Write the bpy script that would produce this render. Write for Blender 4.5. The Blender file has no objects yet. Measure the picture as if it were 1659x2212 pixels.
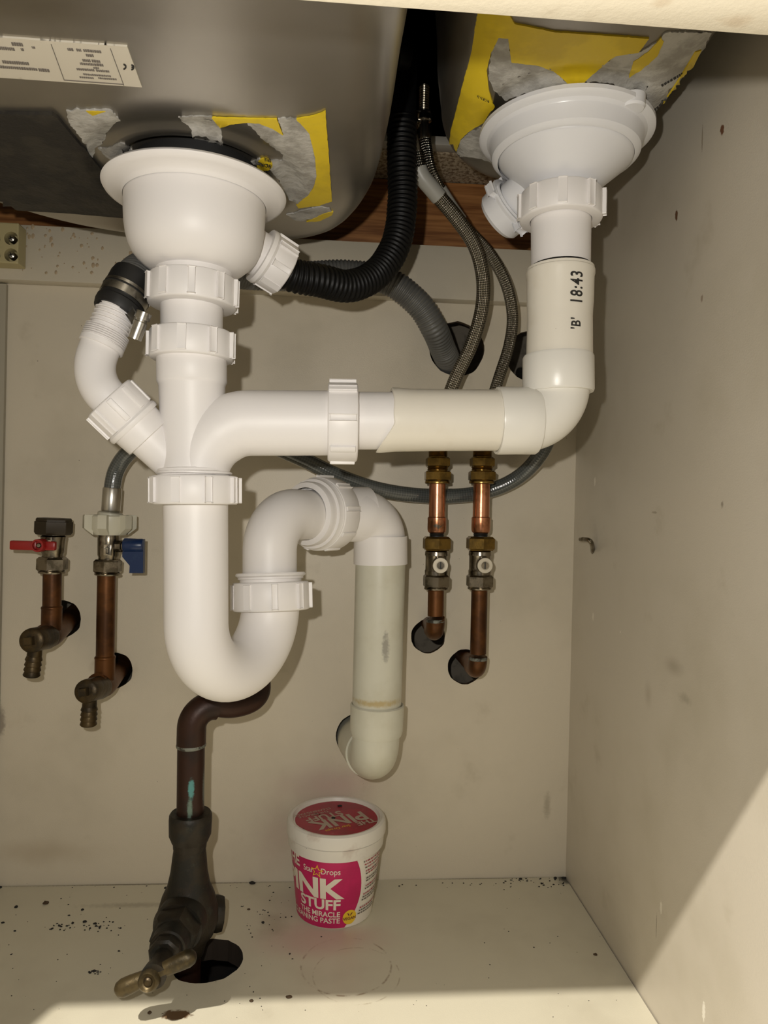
import bpy, bmesh, math, random
from mathutils import Vector, Matrix, noise
from mathutils.bvhtree import BVHTree
from mathutils.geometry import delaunay_2d_cdt
random.seed(7)
sc = bpy.context.scene
COL = sc.collection
PI = math.pi

# ------------------------------------------------------------------ camera
F = 1540.0                      # focal length in pixels of the 1659 x 2212 frame
CAM = Vector((0, 0, 0.368))
def _basis():
    d = Vector((-115, -13, 1540)).normalized()        # world +Y seen by the lens (right, down, forward)
    x = Vector((21130, 465, 1540)); x = (x - d * x.dot(d)).normalized()
    z = -(d.cross(x)).normalized()                    # world +Z
    return x, d, z
_x, _d, _z = _basis()
if _z.y > 0: _z = -_z
RIGHT = Vector((_x.x, _d.x, _z.x)); DOWN = Vector((_x.y, _d.y, _z.y)); FWD = Vector((_x.z, _d.z, _z.z))
cam_data = bpy.data.cameras.new('camera'); cam = bpy.data.objects.new('camera', cam_data); COL.objects.link(cam)
cam.matrix_world = Matrix(((RIGHT.x, -DOWN.x, -FWD.x, CAM.x), (RIGHT.y, -DOWN.y, -FWD.y, CAM.y), (RIGHT.z, -DOWN.z, -FWD.z, CAM.z), (0, 0, 0, 1)))
cam_data.sensor_fit = 'HORIZONTAL'; cam_data.sensor_width = 36; cam_data.lens = 36 * F / 1659
cam_data.clip_start = 0.01
sc.camera = cam

# ------------------------------------------------------------------ light
world = bpy.data.worlds.new('room'); sc.world = world; world.use_nodes = True
world.node_tree.nodes['Background'].inputs[0].default_value = (1.0, 0.90, 0.74, 1)
world.node_tree.nodes['Background'].inputs[1].default_value = 0.13
def lamp(name, kind, loc, power, color, size):
    l = bpy.data.lights.new(name, kind); o = bpy.data.objects.new(name, l); COL.objects.link(o)
    o.location = loc; l.energy = power; l.color = color
    if kind == 'AREA': l.shape = 'DISK'; l.size = size
    else: l.shadow_soft_size = size
    return o
lamp('phone_torch', 'POINT', (-0.030, 0.0, 0.395), 5.45, (1.0, 0.95, 0.875), 0.004)
rl = lamp('kitchen_ceiling_light', 'AREA', (-0.80, -0.92, 2.11), 92, (1.0, 0.94, 0.84), 0.032)
rl.rotation_euler = (Vector((0.1, 0.5, 0.2)) - rl.location).to_track_quat('-Z', 'Y').to_euler()
sc.cycles.caustics_reflective = False; sc.cycles.caustics_refractive = False
sc.view_settings.view_transform = 'Standard'; sc.view_settings.look = 'None'
sc.view_settings.gamma = 1; sc.view_settings.exposure = 0.0; sc.view_settings.use_curve_mapping = False

# ------------------------------------------------------------------ measuring helpers
def ray(px, py): return RIGHT * ((px - 829.5) / F) + DOWN * ((py - 1106) / F) + FWD
def P(px, py, Y): r = ray(px, py); return CAM + r * ((Y - CAM.y) / r.y)
def PX(px, py, X): r = ray(px, py); return CAM + r * ((X - CAM.x) / r.x)
def PZ(px, py, Z=0): r = ray(px, py); return CAM + r * ((Z - CAM.z) / r.z)
def W(w, p): return w * (p - CAM).dot(FWD) / F         # size in metres of w pixels at point p

def Q(px, py, w, Y):
    """point on the axis of an upright round part, w pixels wide, whose front edge is seen at py"""
    a = P(px, py, Y); r = w / 2 * Y / F; a.z = P(px, py, Y - r).z; return a

# ------------------------------------------------------------------ materials
def mat(name, col, rough=0.4, metal=0.0, col2=None, nscale=40, lo=0.45, hi=0.6, bump=0.0, bscale=200, coat=0.0, layers=(), spec=0.5, detail=4, sheen=None):
    m = bpy.data.materials.new(name); m.use_nodes = True; nt = m.node_tree; N = nt.nodes; L = nt.links
    b = N['Principled BSDF']; b.inputs['Roughness'].default_value = rough; b.inputs['Metallic'].default_value = metal
    b.inputs['Base Color'].default_value = (*col, 1); b.inputs['Coat Weight'].default_value = coat
    b.inputs['Specular IOR Level'].default_value = spec
    geo = N.new('ShaderNodeNewGeometry'); pos = geo.outputs['Position']
    def ns(scale, det=detail, rough_=0.6):
        n = N.new('ShaderNodeTexNoise'); n.inputs['Scale'].default_value = scale; n.inputs['Detail'].default_value = det; n.inputs['Roughness'].default_value = rough_
        L.new(pos, n.inputs['Vector']); return n.outputs['Fac']
    cur = None
    def rmap(sock, a, c):
        r = N.new('ShaderNodeMapRange'); r.interpolation_type = 'SMOOTHSTEP'; L.new(sock, r.inputs['Value'])
        r.inputs['From Min'].default_value = a; r.inputs['From Max'].default_value = c; return r.outputs['Result']
    def mixc(fac, c, prev):
        x = N.new('ShaderNodeMix'); x.data_type = 'RGBA'; L.new(fac, x.inputs[0])
        if prev is None: x.inputs[6].default_value = (*col, 1)
        else: L.new(prev, x.inputs[6])
        x.inputs[7].default_value = (*c, 1); return x.outputs[2]
    if col2: cur = mixc(rmap(ns(nscale), lo, hi), col2, cur)
    for ly in layers:
        if ly[0] == 'noise': _, c, s, a, e, k = ly; f = rmap(ns(s), a, e)
        elif ly[0] == 'speck':                       # small separate specks
            _, c, s, a, k = ly
            v = N.new('ShaderNodeTexVoronoi'); v.inputs['Scale'].default_value = s; v.inputs['Randomness'].default_value = 1
            L.new(pos, v.inputs['Vector'])
            g = N.new('ShaderNodeSeparateColor'); L.new(v.outputs['Color'], g.inputs[0])
            q = N.new('ShaderNodeMath'); q.operation = 'MULTIPLY'; L.new(g.outputs[0], q.inputs[0]); q.inputs[1].default_value = a
            c2 = N.new('ShaderNodeMath'); c2.operation = 'SUBTRACT'; L.new(q.outputs[0], c2.inputs[0]); L.new(v.outputs['Distance'], c2.inputs[1])
            r = N.new('ShaderNodeMath'); r.operation = 'SUBTRACT'; L.new(c2.outputs[0], r.inputs[0]); r.inputs[1].default_value = a * 0.68
            f = rmap(r.outputs[0], 0, a * 0.06)
        elif ly[0] == 'spot':                        # one stain with a place and size of its own
            _, c, cen, rad, soft, k = ly
            s = N.new('ShaderNodeVectorMath'); s.operation = 'SUBTRACT'; L.new(pos, s.inputs[0]); s.inputs[1].default_value = cen
            d = N.new('ShaderNodeVectorMath'); d.operation = 'DIVIDE'; L.new(s.outputs[0], d.inputs[0]); d.inputs[1].default_value = rad
            ln = N.new('ShaderNodeVectorMath'); ln.operation = 'LENGTH'; L.new(d.outputs[0], ln.inputs[0])
            n = ns(1.2 / max(min(rad), 1e-3) if soft < 1 else 1.2 / rad[0], 3)
            a = N.new('ShaderNodeMath'); a.operation = 'MULTIPLY_ADD'; L.new(n, a.inputs[0]); a.inputs[1].default_value = -1.1; a.inputs[2].default_value = 1.55
            e = N.new('ShaderNodeMath'); e.operation = 'SUBTRACT'; L.new(a.outputs[0], e.inputs[0]); L.new(ln.outputs['Value'], e.inputs[1])
            f = rmap(e.outputs[0], 0, max(soft, 0.05))
        elif ly[0] == 'ring':
            _, c, cen, R_, wd, k = ly
            s = N.new('ShaderNodeVectorMath'); s.operation = 'DISTANCE'; L.new(pos, s.inputs[0]); s.inputs[1].default_value = cen
            a = N.new('ShaderNodeMath'); a.operation = 'SUBTRACT'; L.new(s.outputs['Value'], a.inputs[0]); a.inputs[1].default_value = R_
            b2 = N.new('ShaderNodeMath'); b2.operation = 'ABSOLUTE'; L.new(a.outputs[0], b2.inputs[0])
            e = N.new('ShaderNodeMath'); e.operation = 'SUBTRACT'; e.inputs[0].default_value = wd; L.new(b2.outputs[0], e.inputs[1])
            f1 = rmap(e.outputs[0], 0, wd); n = rmap(ns(70), 0.45, 0.6)
            mm = N.new('ShaderNodeMath'); mm.operation = 'MULTIPLY'; L.new(f1, mm.inputs[0]); L.new(n, mm.inputs[1]); f = mm.outputs[0]
        mk = N.new('ShaderNodeMath'); mk.operation = 'MULTIPLY'; L.new(f, mk.inputs[0]); mk.inputs[1].default_value = k
        cur = mixc(mk.outputs[0], c, cur)
    if cur: L.new(cur, b.inputs['Base Color'])
    if bump:
        bp = N.new('ShaderNodeBump'); bp.inputs['Strength'].default_value = bump; bp.inputs['Distance'].default_value = 0.001
        L.new(ns(bscale, 3), bp.inputs['Height']); L.new(bp.outputs[0], b.inputs['Normal'])
    return m

def weave_mat(name, col, dark, rough, metal, nu, nv, bump, coat=0.0):
    """woven braid from the tube's own UVs (u around, v metres along)"""
    m = bpy.data.materials.new(name); m.use_nodes = True; nt = m.node_tree; N = nt.nodes; L = nt.links
    b = N['Principled BSDF']; b.inputs['Roughness'].default_value = rough; b.inputs['Metallic'].default_value = metal; b.inputs['Coat Weight'].default_value = coat
    uv = N.new('ShaderNodeUVMap'); s = N.new('ShaderNodeSeparateXYZ'); L.new(uv.outputs[0], s.inputs[0])
    def M(op, a, b_, c=None):
        n = N.new('ShaderNodeMath'); n.operation = op
        for i, v in enumerate((a, b_, c)):
            if v is None: continue
            if isinstance(v, (int, float)): n.inputs[i].default_value = v
            else: L.new(v, n.inputs[i])
        return n.outputs[0]
    U = M('MULTIPLY', s.outputs[0], nu * 2 * PI); V = M('MULTIPLY', s.outputs[1], nv * 2 * PI)
    a = M('SINE', M('ADD', U, V), None); c = M('SINE', M('SUBTRACT', U, V), None)
    h = M('MULTIPLY_ADD', M('MULTIPLY', a, c), 0.5, 0.5)
    mx = N.new('ShaderNodeMix'); mx.data_type = 'RGBA'; L.new(h, mx.inputs[0]); mx.inputs[6].default_value = (*dark, 1); mx.inputs[7].default_value = (*col, 1)
    L.new(mx.outputs[2], b.inputs['Base Color'])
    bp = N.new('ShaderNodeBump'); bp.inputs['Strength'].default_value = bump; bp.inputs['Distance'].default_value = 0.0006
    L.new(h, bp.inputs['Height']); L.new(bp.outputs[0], b.inputs['Normal'])
    return m

def wood_mat():
    m = mat('batten_wood', (0.22, 0.085, 0.03), 0.6); nt = m.node_tree; N = nt.nodes; L = nt.links; b = N['Principled BSDF']
    g = N.new('ShaderNodeNewGeometry'); mp = N.new('ShaderNodeMapping'); mp.inputs['Scale'].default_value = (3, 60, 60)
    L.new(g.outputs['Position'], mp.inputs[0]); w = N.new('ShaderNodeTexNoise'); w.inputs['Scale'].default_value = 5; w.inputs['Detail'].default_value = 5
    L.new(mp.outputs[0], w.inputs['Vector']); r = N.new('ShaderNodeValToRGB'); r.color_ramp.elements[0].color = (0.20, 0.075, 0.02, 1); r.color_ramp.elements[1].color = (0.42, 0.19, 0.06, 1)
    r.color_ramp.elements[0].position = 0.35; r.color_ramp.elements[1].position = 0.65
    L.new(w.outputs['Fac'], r.inputs[0]); L.new(r.outputs[0], b.inputs['Base Color']); return m

CREAM = (0.61, 0.55, 0.44)
DIRT = (0.13, 0.10, 0.06); BLACK = (0.012, 0.011, 0.01)

# ------------------------------------------------------------------ object helpers
class BM:
    def __init__(s): s.b = bmesh.new(); s.uv = s.b.loops.layers.uv.new('UVMap')
def tag(o, label=None, cat=None, group=None, kind=None):
    if label: o['label'] = label
    if cat: o['category'] = cat
    if group: o['group'] = group
    if kind: o['kind'] = kind
    return o
def thing(name, loc, label, cat, group=None):
    o = bpy.data.objects.new(name, None); COL.objects.link(o); o.location = loc; o.empty_display_size = 0.01
    return tag(o, label, cat, group)
def wloc(o):
    v = Vector(o.location); p = o.parent
    while p: v += Vector(p.location); p = p.parent
    return v
def obj(name, bm, m, parent=None, label=None, sharp=35, loc=None, tri=False):
    b = bm.b if isinstance(bm, BM) else bm
    if loc is None:
        if parent is not None or not len(b.verts): loc = wloc(parent) if parent is not None else Vector((0, 0, 0))
        else:
            xs = [v.co for v in b.verts]
            loc = Vector(((min(v.x for v in xs) + max(v.x for v in xs)) / 2, (min(v.y for v in xs) + max(v.y for v in xs)) / 2, min(v.z for v in xs)))
    bmesh.ops.translate(b, verts=b.verts, vec=-loc)
    bmesh.ops.recalc_face_normals(b, faces=b.faces)
    if tri: bmesh.ops.triangulate(b, faces=b.faces)
    me = bpy.data.meshes.new(name); b.to_mesh(me); b.free()
    for p in me.polygons: p.use_smooth = True
    me.set_sharp_from_angle(angle=math.radians(sharp))
    for x in (m if isinstance(m, (list, tuple)) else [m]): me.materials.append(x)
    o = bpy.data.objects.new(name, me); COL.objects.link(o)
    if parent is not None: o.parent = parent
    else: o.location = loc
    if label: o['label'] = label
    return o
def struct(name, bm, m, **k): o = obj(name, bm, m, **k); o['kind'] = 'structure'; return o

def perp(d):
    a = Vector((0, 0, 1)) if abs(d.z) < 0.9 else Vector((0, 1, 0))
    u = a.cross(d).normalized(); return u, d.cross(u).normalized()
def lathe(bm, A, B, prof, seg=56, absr=True, phase=0.0):
    """prof: list of (metres along from A, radius); surface of revolution about A->B"""
    d = (B - A).normalized(); u, v = perp(d); b = bm.b; rings = []
    for t, r in prof:
        c = A + d * t
        if r < 1e-6: rings.append([b.verts.new(c)]); continue
        rings.append([b.verts.new(c + (u * math.cos(2 * PI * i / seg + phase) + v * math.sin(2 * PI * i / seg + phase)) * r) for i in range(seg)])
    for r0, r1 in zip(rings, rings[1:]):
        for i in range(seg):
            j = (i + 1) % seg
            vs = [r0[i], r0[j], r1[j], r1[i]] if len(r0) > 1 and len(r1) > 1 else ([r0[0], r1[j], r1[i]] if len(r0) == 1 else [r0[i], r0[j], r1[0]])
            try: b.faces.new(vs)
            except ValueError: pass
    return rings
def turned(bm, A, B, fr, seg=56, phase=0.0, cap=True):
    """fr: (fraction, radius)"""
    L = (B - A).length; pr = [(f * L, r) for f, r in fr]
    if cap: pr = [(pr[0][0], 0)] + pr + [(pr[-1][0], 0)]
    return lathe(bm, A, B, pr, seg, phase=phase)
def box(bm, lo, hi, bev=0.0):
    b = bm.b; n0 = set(b.verts); lo = Vector(lo); hi = Vector(hi)
    r = bmesh.ops.create_cube(b, size=1); vs = r['verts']
    for v in vs: v.co = Vector(((lo.x + hi.x) / 2 + v.co.x * (hi.x - lo.x), (lo.y + hi.y) / 2 + v.co.y * (hi.y - lo.y), (lo.z + hi.z) / 2 + v.co.z * (hi.z - lo.z)))
    if bev:
        es = list({e for v in vs for e in v.link_edges}); bmesh.ops.bevel(b, geom=es, offset=bev, segments=2, affect='EDGES', profile=0.5)
def obox(bm, c, ax, ay, az, sx, sy, sz, bev=0.0):
    b = bm.b; r = bmesh.ops.create_cube(b, size=1); vs = r['verts']
    for v in vs: v.co = c + ax * (v.co.x * sx) + ay * (v.co.y * sy) + az * (v.co.z * sz)
    if bev: bmesh.ops.bevel(b, geom=list({e for v in vs for e in v.link_edges}), offset=bev, segments=2, affect='EDGES', profile=0.5)
def catmull(pts, n=12):
    out = []; P_ = [pts[0] * 2 - pts[1]] + list(pts) + [pts[-1] * 2 - pts[-2]]
    for i in range(1, len(P_) - 2):
        a, b, c, d = P_[i - 1], P_[i], P_[i + 1], P_[i + 2]
        for k in range(n):
            t = k / n; out.append(0.5 * ((2 * b) + (c - a) * t + (2 * a - 5 * b + 4 * c - d) * t * t + (3 * b - a - 3 * c + d) * t ** 3))
    out.append(P_[-2]); return out
def resample(pts, step):
    out = [pts[0].copy()]; acc = 0
    for a, b in zip(pts, pts[1:]):
        L = (b - a).length
        while acc + L >= step:
            t = (step - acc) / L; a = a.lerp(b, t); L = (b - a).length; out.append(a.copy()); acc = 0
        acc += L
    if (pts[-1] - out[-1]).length > step * 0.3: out.append(pts[-1].copy())
    return out
def sweep(bm, pts, rad, seg=32, cap=True):
    """tube along pts; rad = number or function of (metres along, total)"""
    b = bm.b; n = len(pts); tang = []
    for i in range(n): tang.append((pts[min(i + 1, n - 1)] - pts[max(i - 1, 0)]).normalized())
    u, _ = perp(tang[0]); rings = []; s = 0; tot = sum((q - p).length for p, q in zip(pts, pts[1:])); ss = []
    for i in range(n):
        if i: s += (pts[i] - pts[i - 1]).length
        u = (u - tang[i] * u.dot(tang[i])).normalized(); v = tang[i].cross(u)
        r = rad(s, tot) if callable(rad) else rad
        rings.append([b.verts.new(pts[i] + (u * math.cos(2 * PI * k / seg) + v * math.sin(2 * PI * k / seg)) * r) for k in range(seg)]); ss.append(s)
    for q, (r0, r1) in enumerate(zip(rings, rings[1:])):
        for i in range(seg):
            j = (i + 1) % seg; f = b.faces.new([r0[i], r0[j], r1[j], r1[i]])
            for l, (uu, vv) in zip(f.loops, ((i, ss[q]), (i + 1, ss[q]), (i + 1, ss[q + 1]), (i, ss[q + 1]))): l[bm.uv].uv = (uu / seg, vv)
    if cap: b.faces.new(rings[0]); b.faces.new(rings[-1])
def arc(A, C, B, n=14):
    """smooth quarter-ish bend from A to B with corner point C"""
    return [A * (1 - t) ** 2 + C * (2 * t * (1 - t)) + B * t * t for t in [i / n for i in range(n + 1)]]
def bend(A, C, B, n=16):
    """circular bend tangent to A->C and C->B (A, B at equal distance from C)"""
    d1 = (A - C); d2 = (B - C); m = min(d1.length, d2.length); a = C + d1.normalized() * m; b = C + d2.normalized() * m
    ang = d1.angle(d2); r = m * math.tan(ang / 2); bis = (d1.normalized() + d2.normalized()).normalized(); O = C + bis * (m / math.cos(ang / 2))
    u = (a - O).normalized(); w = (b - O); w = (w - u * w.dot(u)).normalized(); tot = (a - O).angle(b - O)
    return [O + (u * math.cos(tot * i / n) + w * math.sin(tot * i / n)) * r for i in range(n + 1)]
def nut(bm, A, B, r, ribs=8, phase=0.2, rw=0.0042, rh=0.0016, r_in=None):
    """plastic compression nut: rounded collar with raised grip ribs and an open mouth"""
    L = (B - A).length; c = 0.0012; ri = r_in or r * 0.8
    lathe(bm, A, B, [(0.0015, ri), (0, ri + 0.0008), (0, r - c), (c * 0.4, r - c * 0.35), (c, r), (L - c, r * 1.004), (L - c * 0.4, r - c * 0.3), (L, r - c), (L, ri + .0005), (L - 0.003, ri)], 72)
    d = (B - A).normalized(); u, v = perp(d)
    for k in range(ribs):
        a = 2 * PI * k / ribs + phase; n = u * math.cos(a) + v * math.sin(a); t = d.cross(n)
        obox(bm, A + d * (L * 0.5) + n * (r + rh * 0.3), n, t, d, rh * 1.6, rw, L * 0.84, 0.0006)
def hexnut(bm, A, B, r, phase=0.3):
    L = (B - A).length; d = (B - A).normalized()
    turned(bm, A, B, [(0, r * .86), (0.06, r * .9), (0.14, r), (0.86, r), (0.94, r * .9), (1, r * .86)], 6, phase)
def round_outline(pts, n=8):
    m = len(pts); out = []
    for i in range(m):
        a, b, c, d = pts[i - 1], pts[i], pts[(i + 1) % m], pts[(i + 2) % m]
        for k in range(n):
            t = k / n; out.append(0.5 * ((2 * b) + (c - a) * t + (2 * a - 5 * b + 4 * c - d) * t * t + (3 * b - a - 3 * c + d) * t ** 3))
    return out
def cdt_sheet(poly, step, rough=0.0, holes=()):
    """fill a 2D polygon with small triangles; rough>0 tears its edge"""
    out = []; m = len(poly)
    for i in range(m):
        a = Vector(poly[i]); b = Vector(poly[(i + 1) % m]); k = max(1, int((b - a).length / (step * (0.5 if rough else 1))))
        nrm = Vector((-(b - a).y, (b - a).x)).normalized()
        for j in range(k):
            p = a.lerp(b, j / k)
            if rough: p = p + nrm * (noise.noise(Vector((p.x * 0.13, p.y * 0.13, 3.1))) * rough + noise.noise(Vector((p.x * 0.5, p.y * 0.5, 9))) * rough * 0.5)
            out.append(p)
    nO = len(out); vs = list(out); edges = [(i, (i + 1) % nO) for i in range(nO)]
    loops = [out]
    for h in holes:
        s = len(vs); vs += [Vector(p) for p in h]; edges += [(s + i, s + (i + 1) % len(h)) for i in range(len(h))]; loops.append([Vector(p) for p in h])
    def inside(p, lp):
        c = False; n = len(lp)
        for i in range(n):
            a, b = lp[i], lp[i - 1]
            if (a.y > p.y) != (b.y > p.y) and p.x < (b.x - a.x) * (p.y - a.y) / (b.y - a.y) + a.x: c = not c
        return c
    x0 = min(p.x for p in out); x1 = max(p.x for p in out); y0 = min(p.y for p in out); y1 = max(p.y for p in out)
    y = y0 + step / 2
    while y < y1:
        x = x0 + step / 2
        while x < x1:
            q = Vector((x + random.uniform(-.2, .2) * step, y + random.uniform(-.2, .2) * step))
            if inside(q, out) and not any(inside(q, l) for l in loops[1:]): vs.append(q)
            x += step
        y += step
    r = delaunay_2d_cdt(vs, edges, [], 0, 1e-9)
    V = r[0]; Fc = []
    for f in r[2]:
        c = sum((Vector(V[i]) for i in f), Vector((0, 0))) / len(f)
        if inside(c, out) and not any(inside(c, l) for l in loops[1:]): Fc.append(list(f))
    return [Vector(v) for v in V], Fc
def drape(bm, bvh, poly, off, step=7, rough=0.0, thick=0.0002):
    """paper or foil stuck on a surface, with real thickness"""
    V, Fc = cdt_sheet(poly, step, rough); b = bm.b; top = []; bot = []
    for v in V:
        r = ray(v.x, v.y).normalized(); h = bvh.ray_cast(CAM, r, 3)
        if h[0] is None: top.append(None); bot.append(None); continue
        n = h[1] if h[1].dot(r) < 0 else -h[1]
        top.append(b.verts.new(h[0] + n * (off + thick + .0005))); bot.append(b.verts.new(h[0] + n * (off - 0.0003)))
    ec = {}
    for f in Fc:
        if any(top[i] is None for i in f): continue
        b.faces.new([top[i] for i in f]); b.faces.new([bot[i] for i in reversed(f)])
        for i in range(len(f)):
            e = (f[i], f[(i + 1) % len(f)])
            if (e[1], e[0]) in ec: del ec[(e[1], e[0])]
            else: ec[e] = 1
    for i, j in ec: b.faces.new([top[i], bot[i], bot[j], top[j]])
def text_mesh(s, bold=0.0, align='LEFT', sub=0.0, spacing=1.0):
    cu = bpy.data.curves.new('t', 'FONT'); cu.body = s; cu.size = 1; cu.offset = bold; cu.align_x = align; cu.space_character = spacing; cu.resolution_u = 4
    o = bpy.data.objects.new('t', cu); COL.objects.link(o); bpy.context.view_layer.update()
    dg = bpy.context.evaluated_depsgraph_get(); me = bpy.data.meshes.new_from_object(o.evaluated_get(dg))
    b = bmesh.new(); b.from_mesh(me); bpy.data.objects.remove(o); bpy.data.curves.remove(cu); bpy.data.meshes.remove(me)
    bmesh.ops.triangulate(b, faces=b.faces)
    if sub:
        for _ in range(4):
            es = [e for e in b.edges if e.calc_length() > sub]
            if not es: break
            bmesh.ops.subdivide_edges(b, edges=es, cuts=1); bmesh.ops.triangulate(b, faces=b.faces)
    V = [v.co.copy() for v in b.verts]; b.verts.index_update(); Fc = [[v.index for v in f.verts] for f in b.faces]; b.free()
    return V, Fc
def put_text(bm, s, fn, **k):
    """fn maps letter coordinates (x along, y up; capital height about 0.7) to a point"""
    V, Fc = text_mesh(s, **k); vs = [bm.b.verts.new(fn(v.x, v.y)) for v in V]
    for f in Fc:
        try: bm.b.faces.new([vs[i] for i in f])
        except ValueError: pass
def cutholes(o, cutters, edge_mat):
    """drill real holes through a board and give their rims the raw board colour"""
    o.data.materials.append(edge_mat)
    for c in cutters:
        md = o.modifiers.new('b', 'BOOLEAN'); md.operation = 'DIFFERENCE'; md.object = c; md.solver = 'EXACT'
    bpy.context.view_layer.update(); dg = bpy.context.evaluated_depsgraph_get()
    me = bpy.data.meshes.new_from_object(o.evaluated_get(dg)); o.modifiers.clear(); o.data = me
    for q in me.polygons: q.use_smooth = False
    for c in cutters: bpy.data.objects.remove(c)
def cyl_cut(A, B, r, rag=0.0):
    bm = BM(); d = (B - A).normalized(); u, v = perp(d); n = 40; r0 = []; r1 = []
    for i in range(n):
        a = 2 * PI * i / n; q = r * (1 + rag * noise.noise(Vector((math.cos(a) * 3, math.sin(a) * 3, r * 99)))); o_ = (u * math.cos(a) + v * math.sin(a)) * q
        r0.append(bm.b.verts.new(A + o_)); r1.append(bm.b.verts.new(B + o_))
    for i in range(n): bm.b.faces.new([r0[i], r0[(i + 1) % n], r1[(i + 1) % n], r1[i]])
    bm.b.faces.new(r0); bm.b.faces.new(r1)
    for f in bm.b.faces: f.material_index = 1
    return obj('cutter', bm, [CUTM0, CUTM], loc=Vector((0, 0, 0)))
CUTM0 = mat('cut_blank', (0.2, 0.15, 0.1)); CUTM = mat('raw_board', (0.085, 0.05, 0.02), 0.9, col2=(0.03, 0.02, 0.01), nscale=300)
RX = 0.2443; LX = -0.345; BY = 0.70; TOP = 0.715
# ------------------------------------------------------------------ the cabinet shell
def sp(px, py, surf, rx, ry, col, k, soft=.3):
    if surf == 'floor': c = PZ(px, py); return ('spot', col, c, (rx, ry, 1), soft, k)
    if surf == 'back': c = P(px, py, BY); return ('spot', col, c, (rx, 1, ry), soft, k)
    c = PX(px, py, RX); return ('spot', col, c, (1, rx, ry), soft, k)
base_l = [('noise', (0.43, 0.385, 0.29), 7, 0.45, 0.75, 0.5), ('noise', (0.36, 0.31, 0.22), 18, 0.62, 0.8, 0.45),
          ('speck', (0.10, 0.08, 0.05), 75, 0.12, 0.9), ('speck', (0.2, 0.16, 0.1), 140, 0.11, 0.7)]
back_m = mat('back_panel_melamine', CREAM, 0.42, bump=0.12, bscale=900, layers=base_l + [
    ('speck', (0.20, 0.15, 0.09), 38, 0.10, 0.6),
    sp(720, 1700, 'back', 0.07, 0.03, (0.52, 0.36, 0.32), 0.5, 1.0), sp(600, 1800, 'back', 0.03, 0.05, (0.48, 0.36, 0.30), 0.4, 1.0),
    sp(1182, 1740, 'back', 0.005, 0.018, (0.2, 0.17, 0.11), 0.4, .8), sp(247, 1452, 'back', 0.024, 0.025, (0.22, 0.14, 0.07), 0.5, .6),
    sp(0, 1560, 'back', 0.006, 0.02, (0.12, 0.09, 0.07), 0.6, .6), sp(100, 1840, 'back', 0.07, 0.018, (0.36, 0.28, 0.18), 0.4, 1.0)])
floor_m = mat('base_panel_melamine', (0.59, 0.55, 0.43), 0.38, bump=0.10, bscale=900, layers=base_l + [
    ('speck', (0.06, 0.05, 0.03), 55, 0.13, 0.9), ('speck', (0.17, 0.13, 0.08), 30, 0.10, 0.5),
    ('ring', (0.20, 0.13, 0.07), PZ(748, 2085), 0.036, 0.0014, 0.75), ('ring', (0.22, 0.15, 0.08), PZ(770, 2105), 0.034, 0.001, 0.5),
    sp(700, 2030, 'floor', 0.085, 0.03, (0.52, 0.33, 0.30), 0.55, 1.0), sp(590, 2000, 'floor', 0.02, 0.03, (0.25, 0.18, 0.12), 0.4, .9),
    sp(382, 2192, 'floor', 0.012, 0.006, (0.11, 0.055, 0.02), 0.95, .3), sp(300, 1955, 'floor', 0.07, 0.006, (0.16, 0.12, 0.07), 0.35, .9),
    sp(1222, 1900, 'floor', 0.014, 0.014, BLACK, 0.85, .7), sp(320, 1910, 'floor', 0.2, 0.002, (0.08, 0.06, 0.04), 0.7, .9), sp(1050, 1897, 'floor', 0.09, 0.002, (0.08, 0.06, 0.04), 0.7, .9)])
right_m = mat('side_panel_melamine', (0.56, 0.51, 0.42), 0.40, bump=0.10, bscale=900, layers=base_l + [
    sp(1560, 280, 'r', 0.0028, 0.004, (0.14, 0.05, 0.02), 0.95, .4), sp(1461, 465, 'r', 0.0025, 0.0045, (0.12, 0.05, 0.02), 0.95, .4), sp(1516, 645, 'r', 0.002, 0.003, (0.2, 0.12, 0.07), 0.6, .5),
    sp(1517, 300, 'r', 0.001, 0.012, (0.2, 0.14, 0.08), 0.6, .5), sp(1285, 1040, 'r', 0.0022, 0.0045, (0.75, 0.70, 0.6), 0.9, .3), sp(1281, 1332, 'r', 0.002, 0.0045, (0.75, 0.70, 0.6), 0.9, .3), sp(1340, 1365, 'r', 0.001, 0.0012, (0.75, 0.7, 0.6), 0.9, .3),
    sp(1455, 1440, 'r', 0.022, 0.010, (0.24, 0.20, 0.14), 0.5, 1.0), sp(1400, 1500, 'r', 0.01, 0.016, (0.28, 0.23, 0.16), 0.4, 1.0), sp(1480, 1510, 'r', 0.012, 0.005, (0.2, 0.17, 0.12), 0.4, .9),
    sp(1414, 1107, 'r', 0.006, 0.0012, (0.2, 0.16, 0.1), 0.6, .6), sp(1560, 1090, 'r', 0.002, 0.003, (0.15, 0.12, 0.08), 0.6, .6), sp(1428, 1960, 'r', 0.002, 0.006, (0.75, 0.7, 0.6), 0.8, .5), sp(1418, 2000, 'r', 0.0006, 0.012, (0.15, 0.12, 0.1), 0.7, .5), sp(1520, 2185, 'r', 0.002, 0.008, (0.8, 0.76, 0.66), 0.9, .4)])
rail_m = mat('back_rail_melamine', (0.55, 0.50, 0.40), 0.4, bump=0.1, bscale=900, layers=base_l)
frontrail_m = mat('front_rail_melamine', (0.74, 0.67, 0.52), 0.4, bump=0.1, bscale=600, layers=[
    ('spot', (0.45, 0.30, 0.16), P(1590, 20, 0.195), (0.006, 0.004, 1), .8, .35), ('spot', (0.45, 0.30, 0.16), P(1430, 20, 0.19), (0.004, 0.003, 1), .8, .3), ('noise', (0.5, 0.42, 0.3), 60, 0.6, 0.75, 0.3)])
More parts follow.
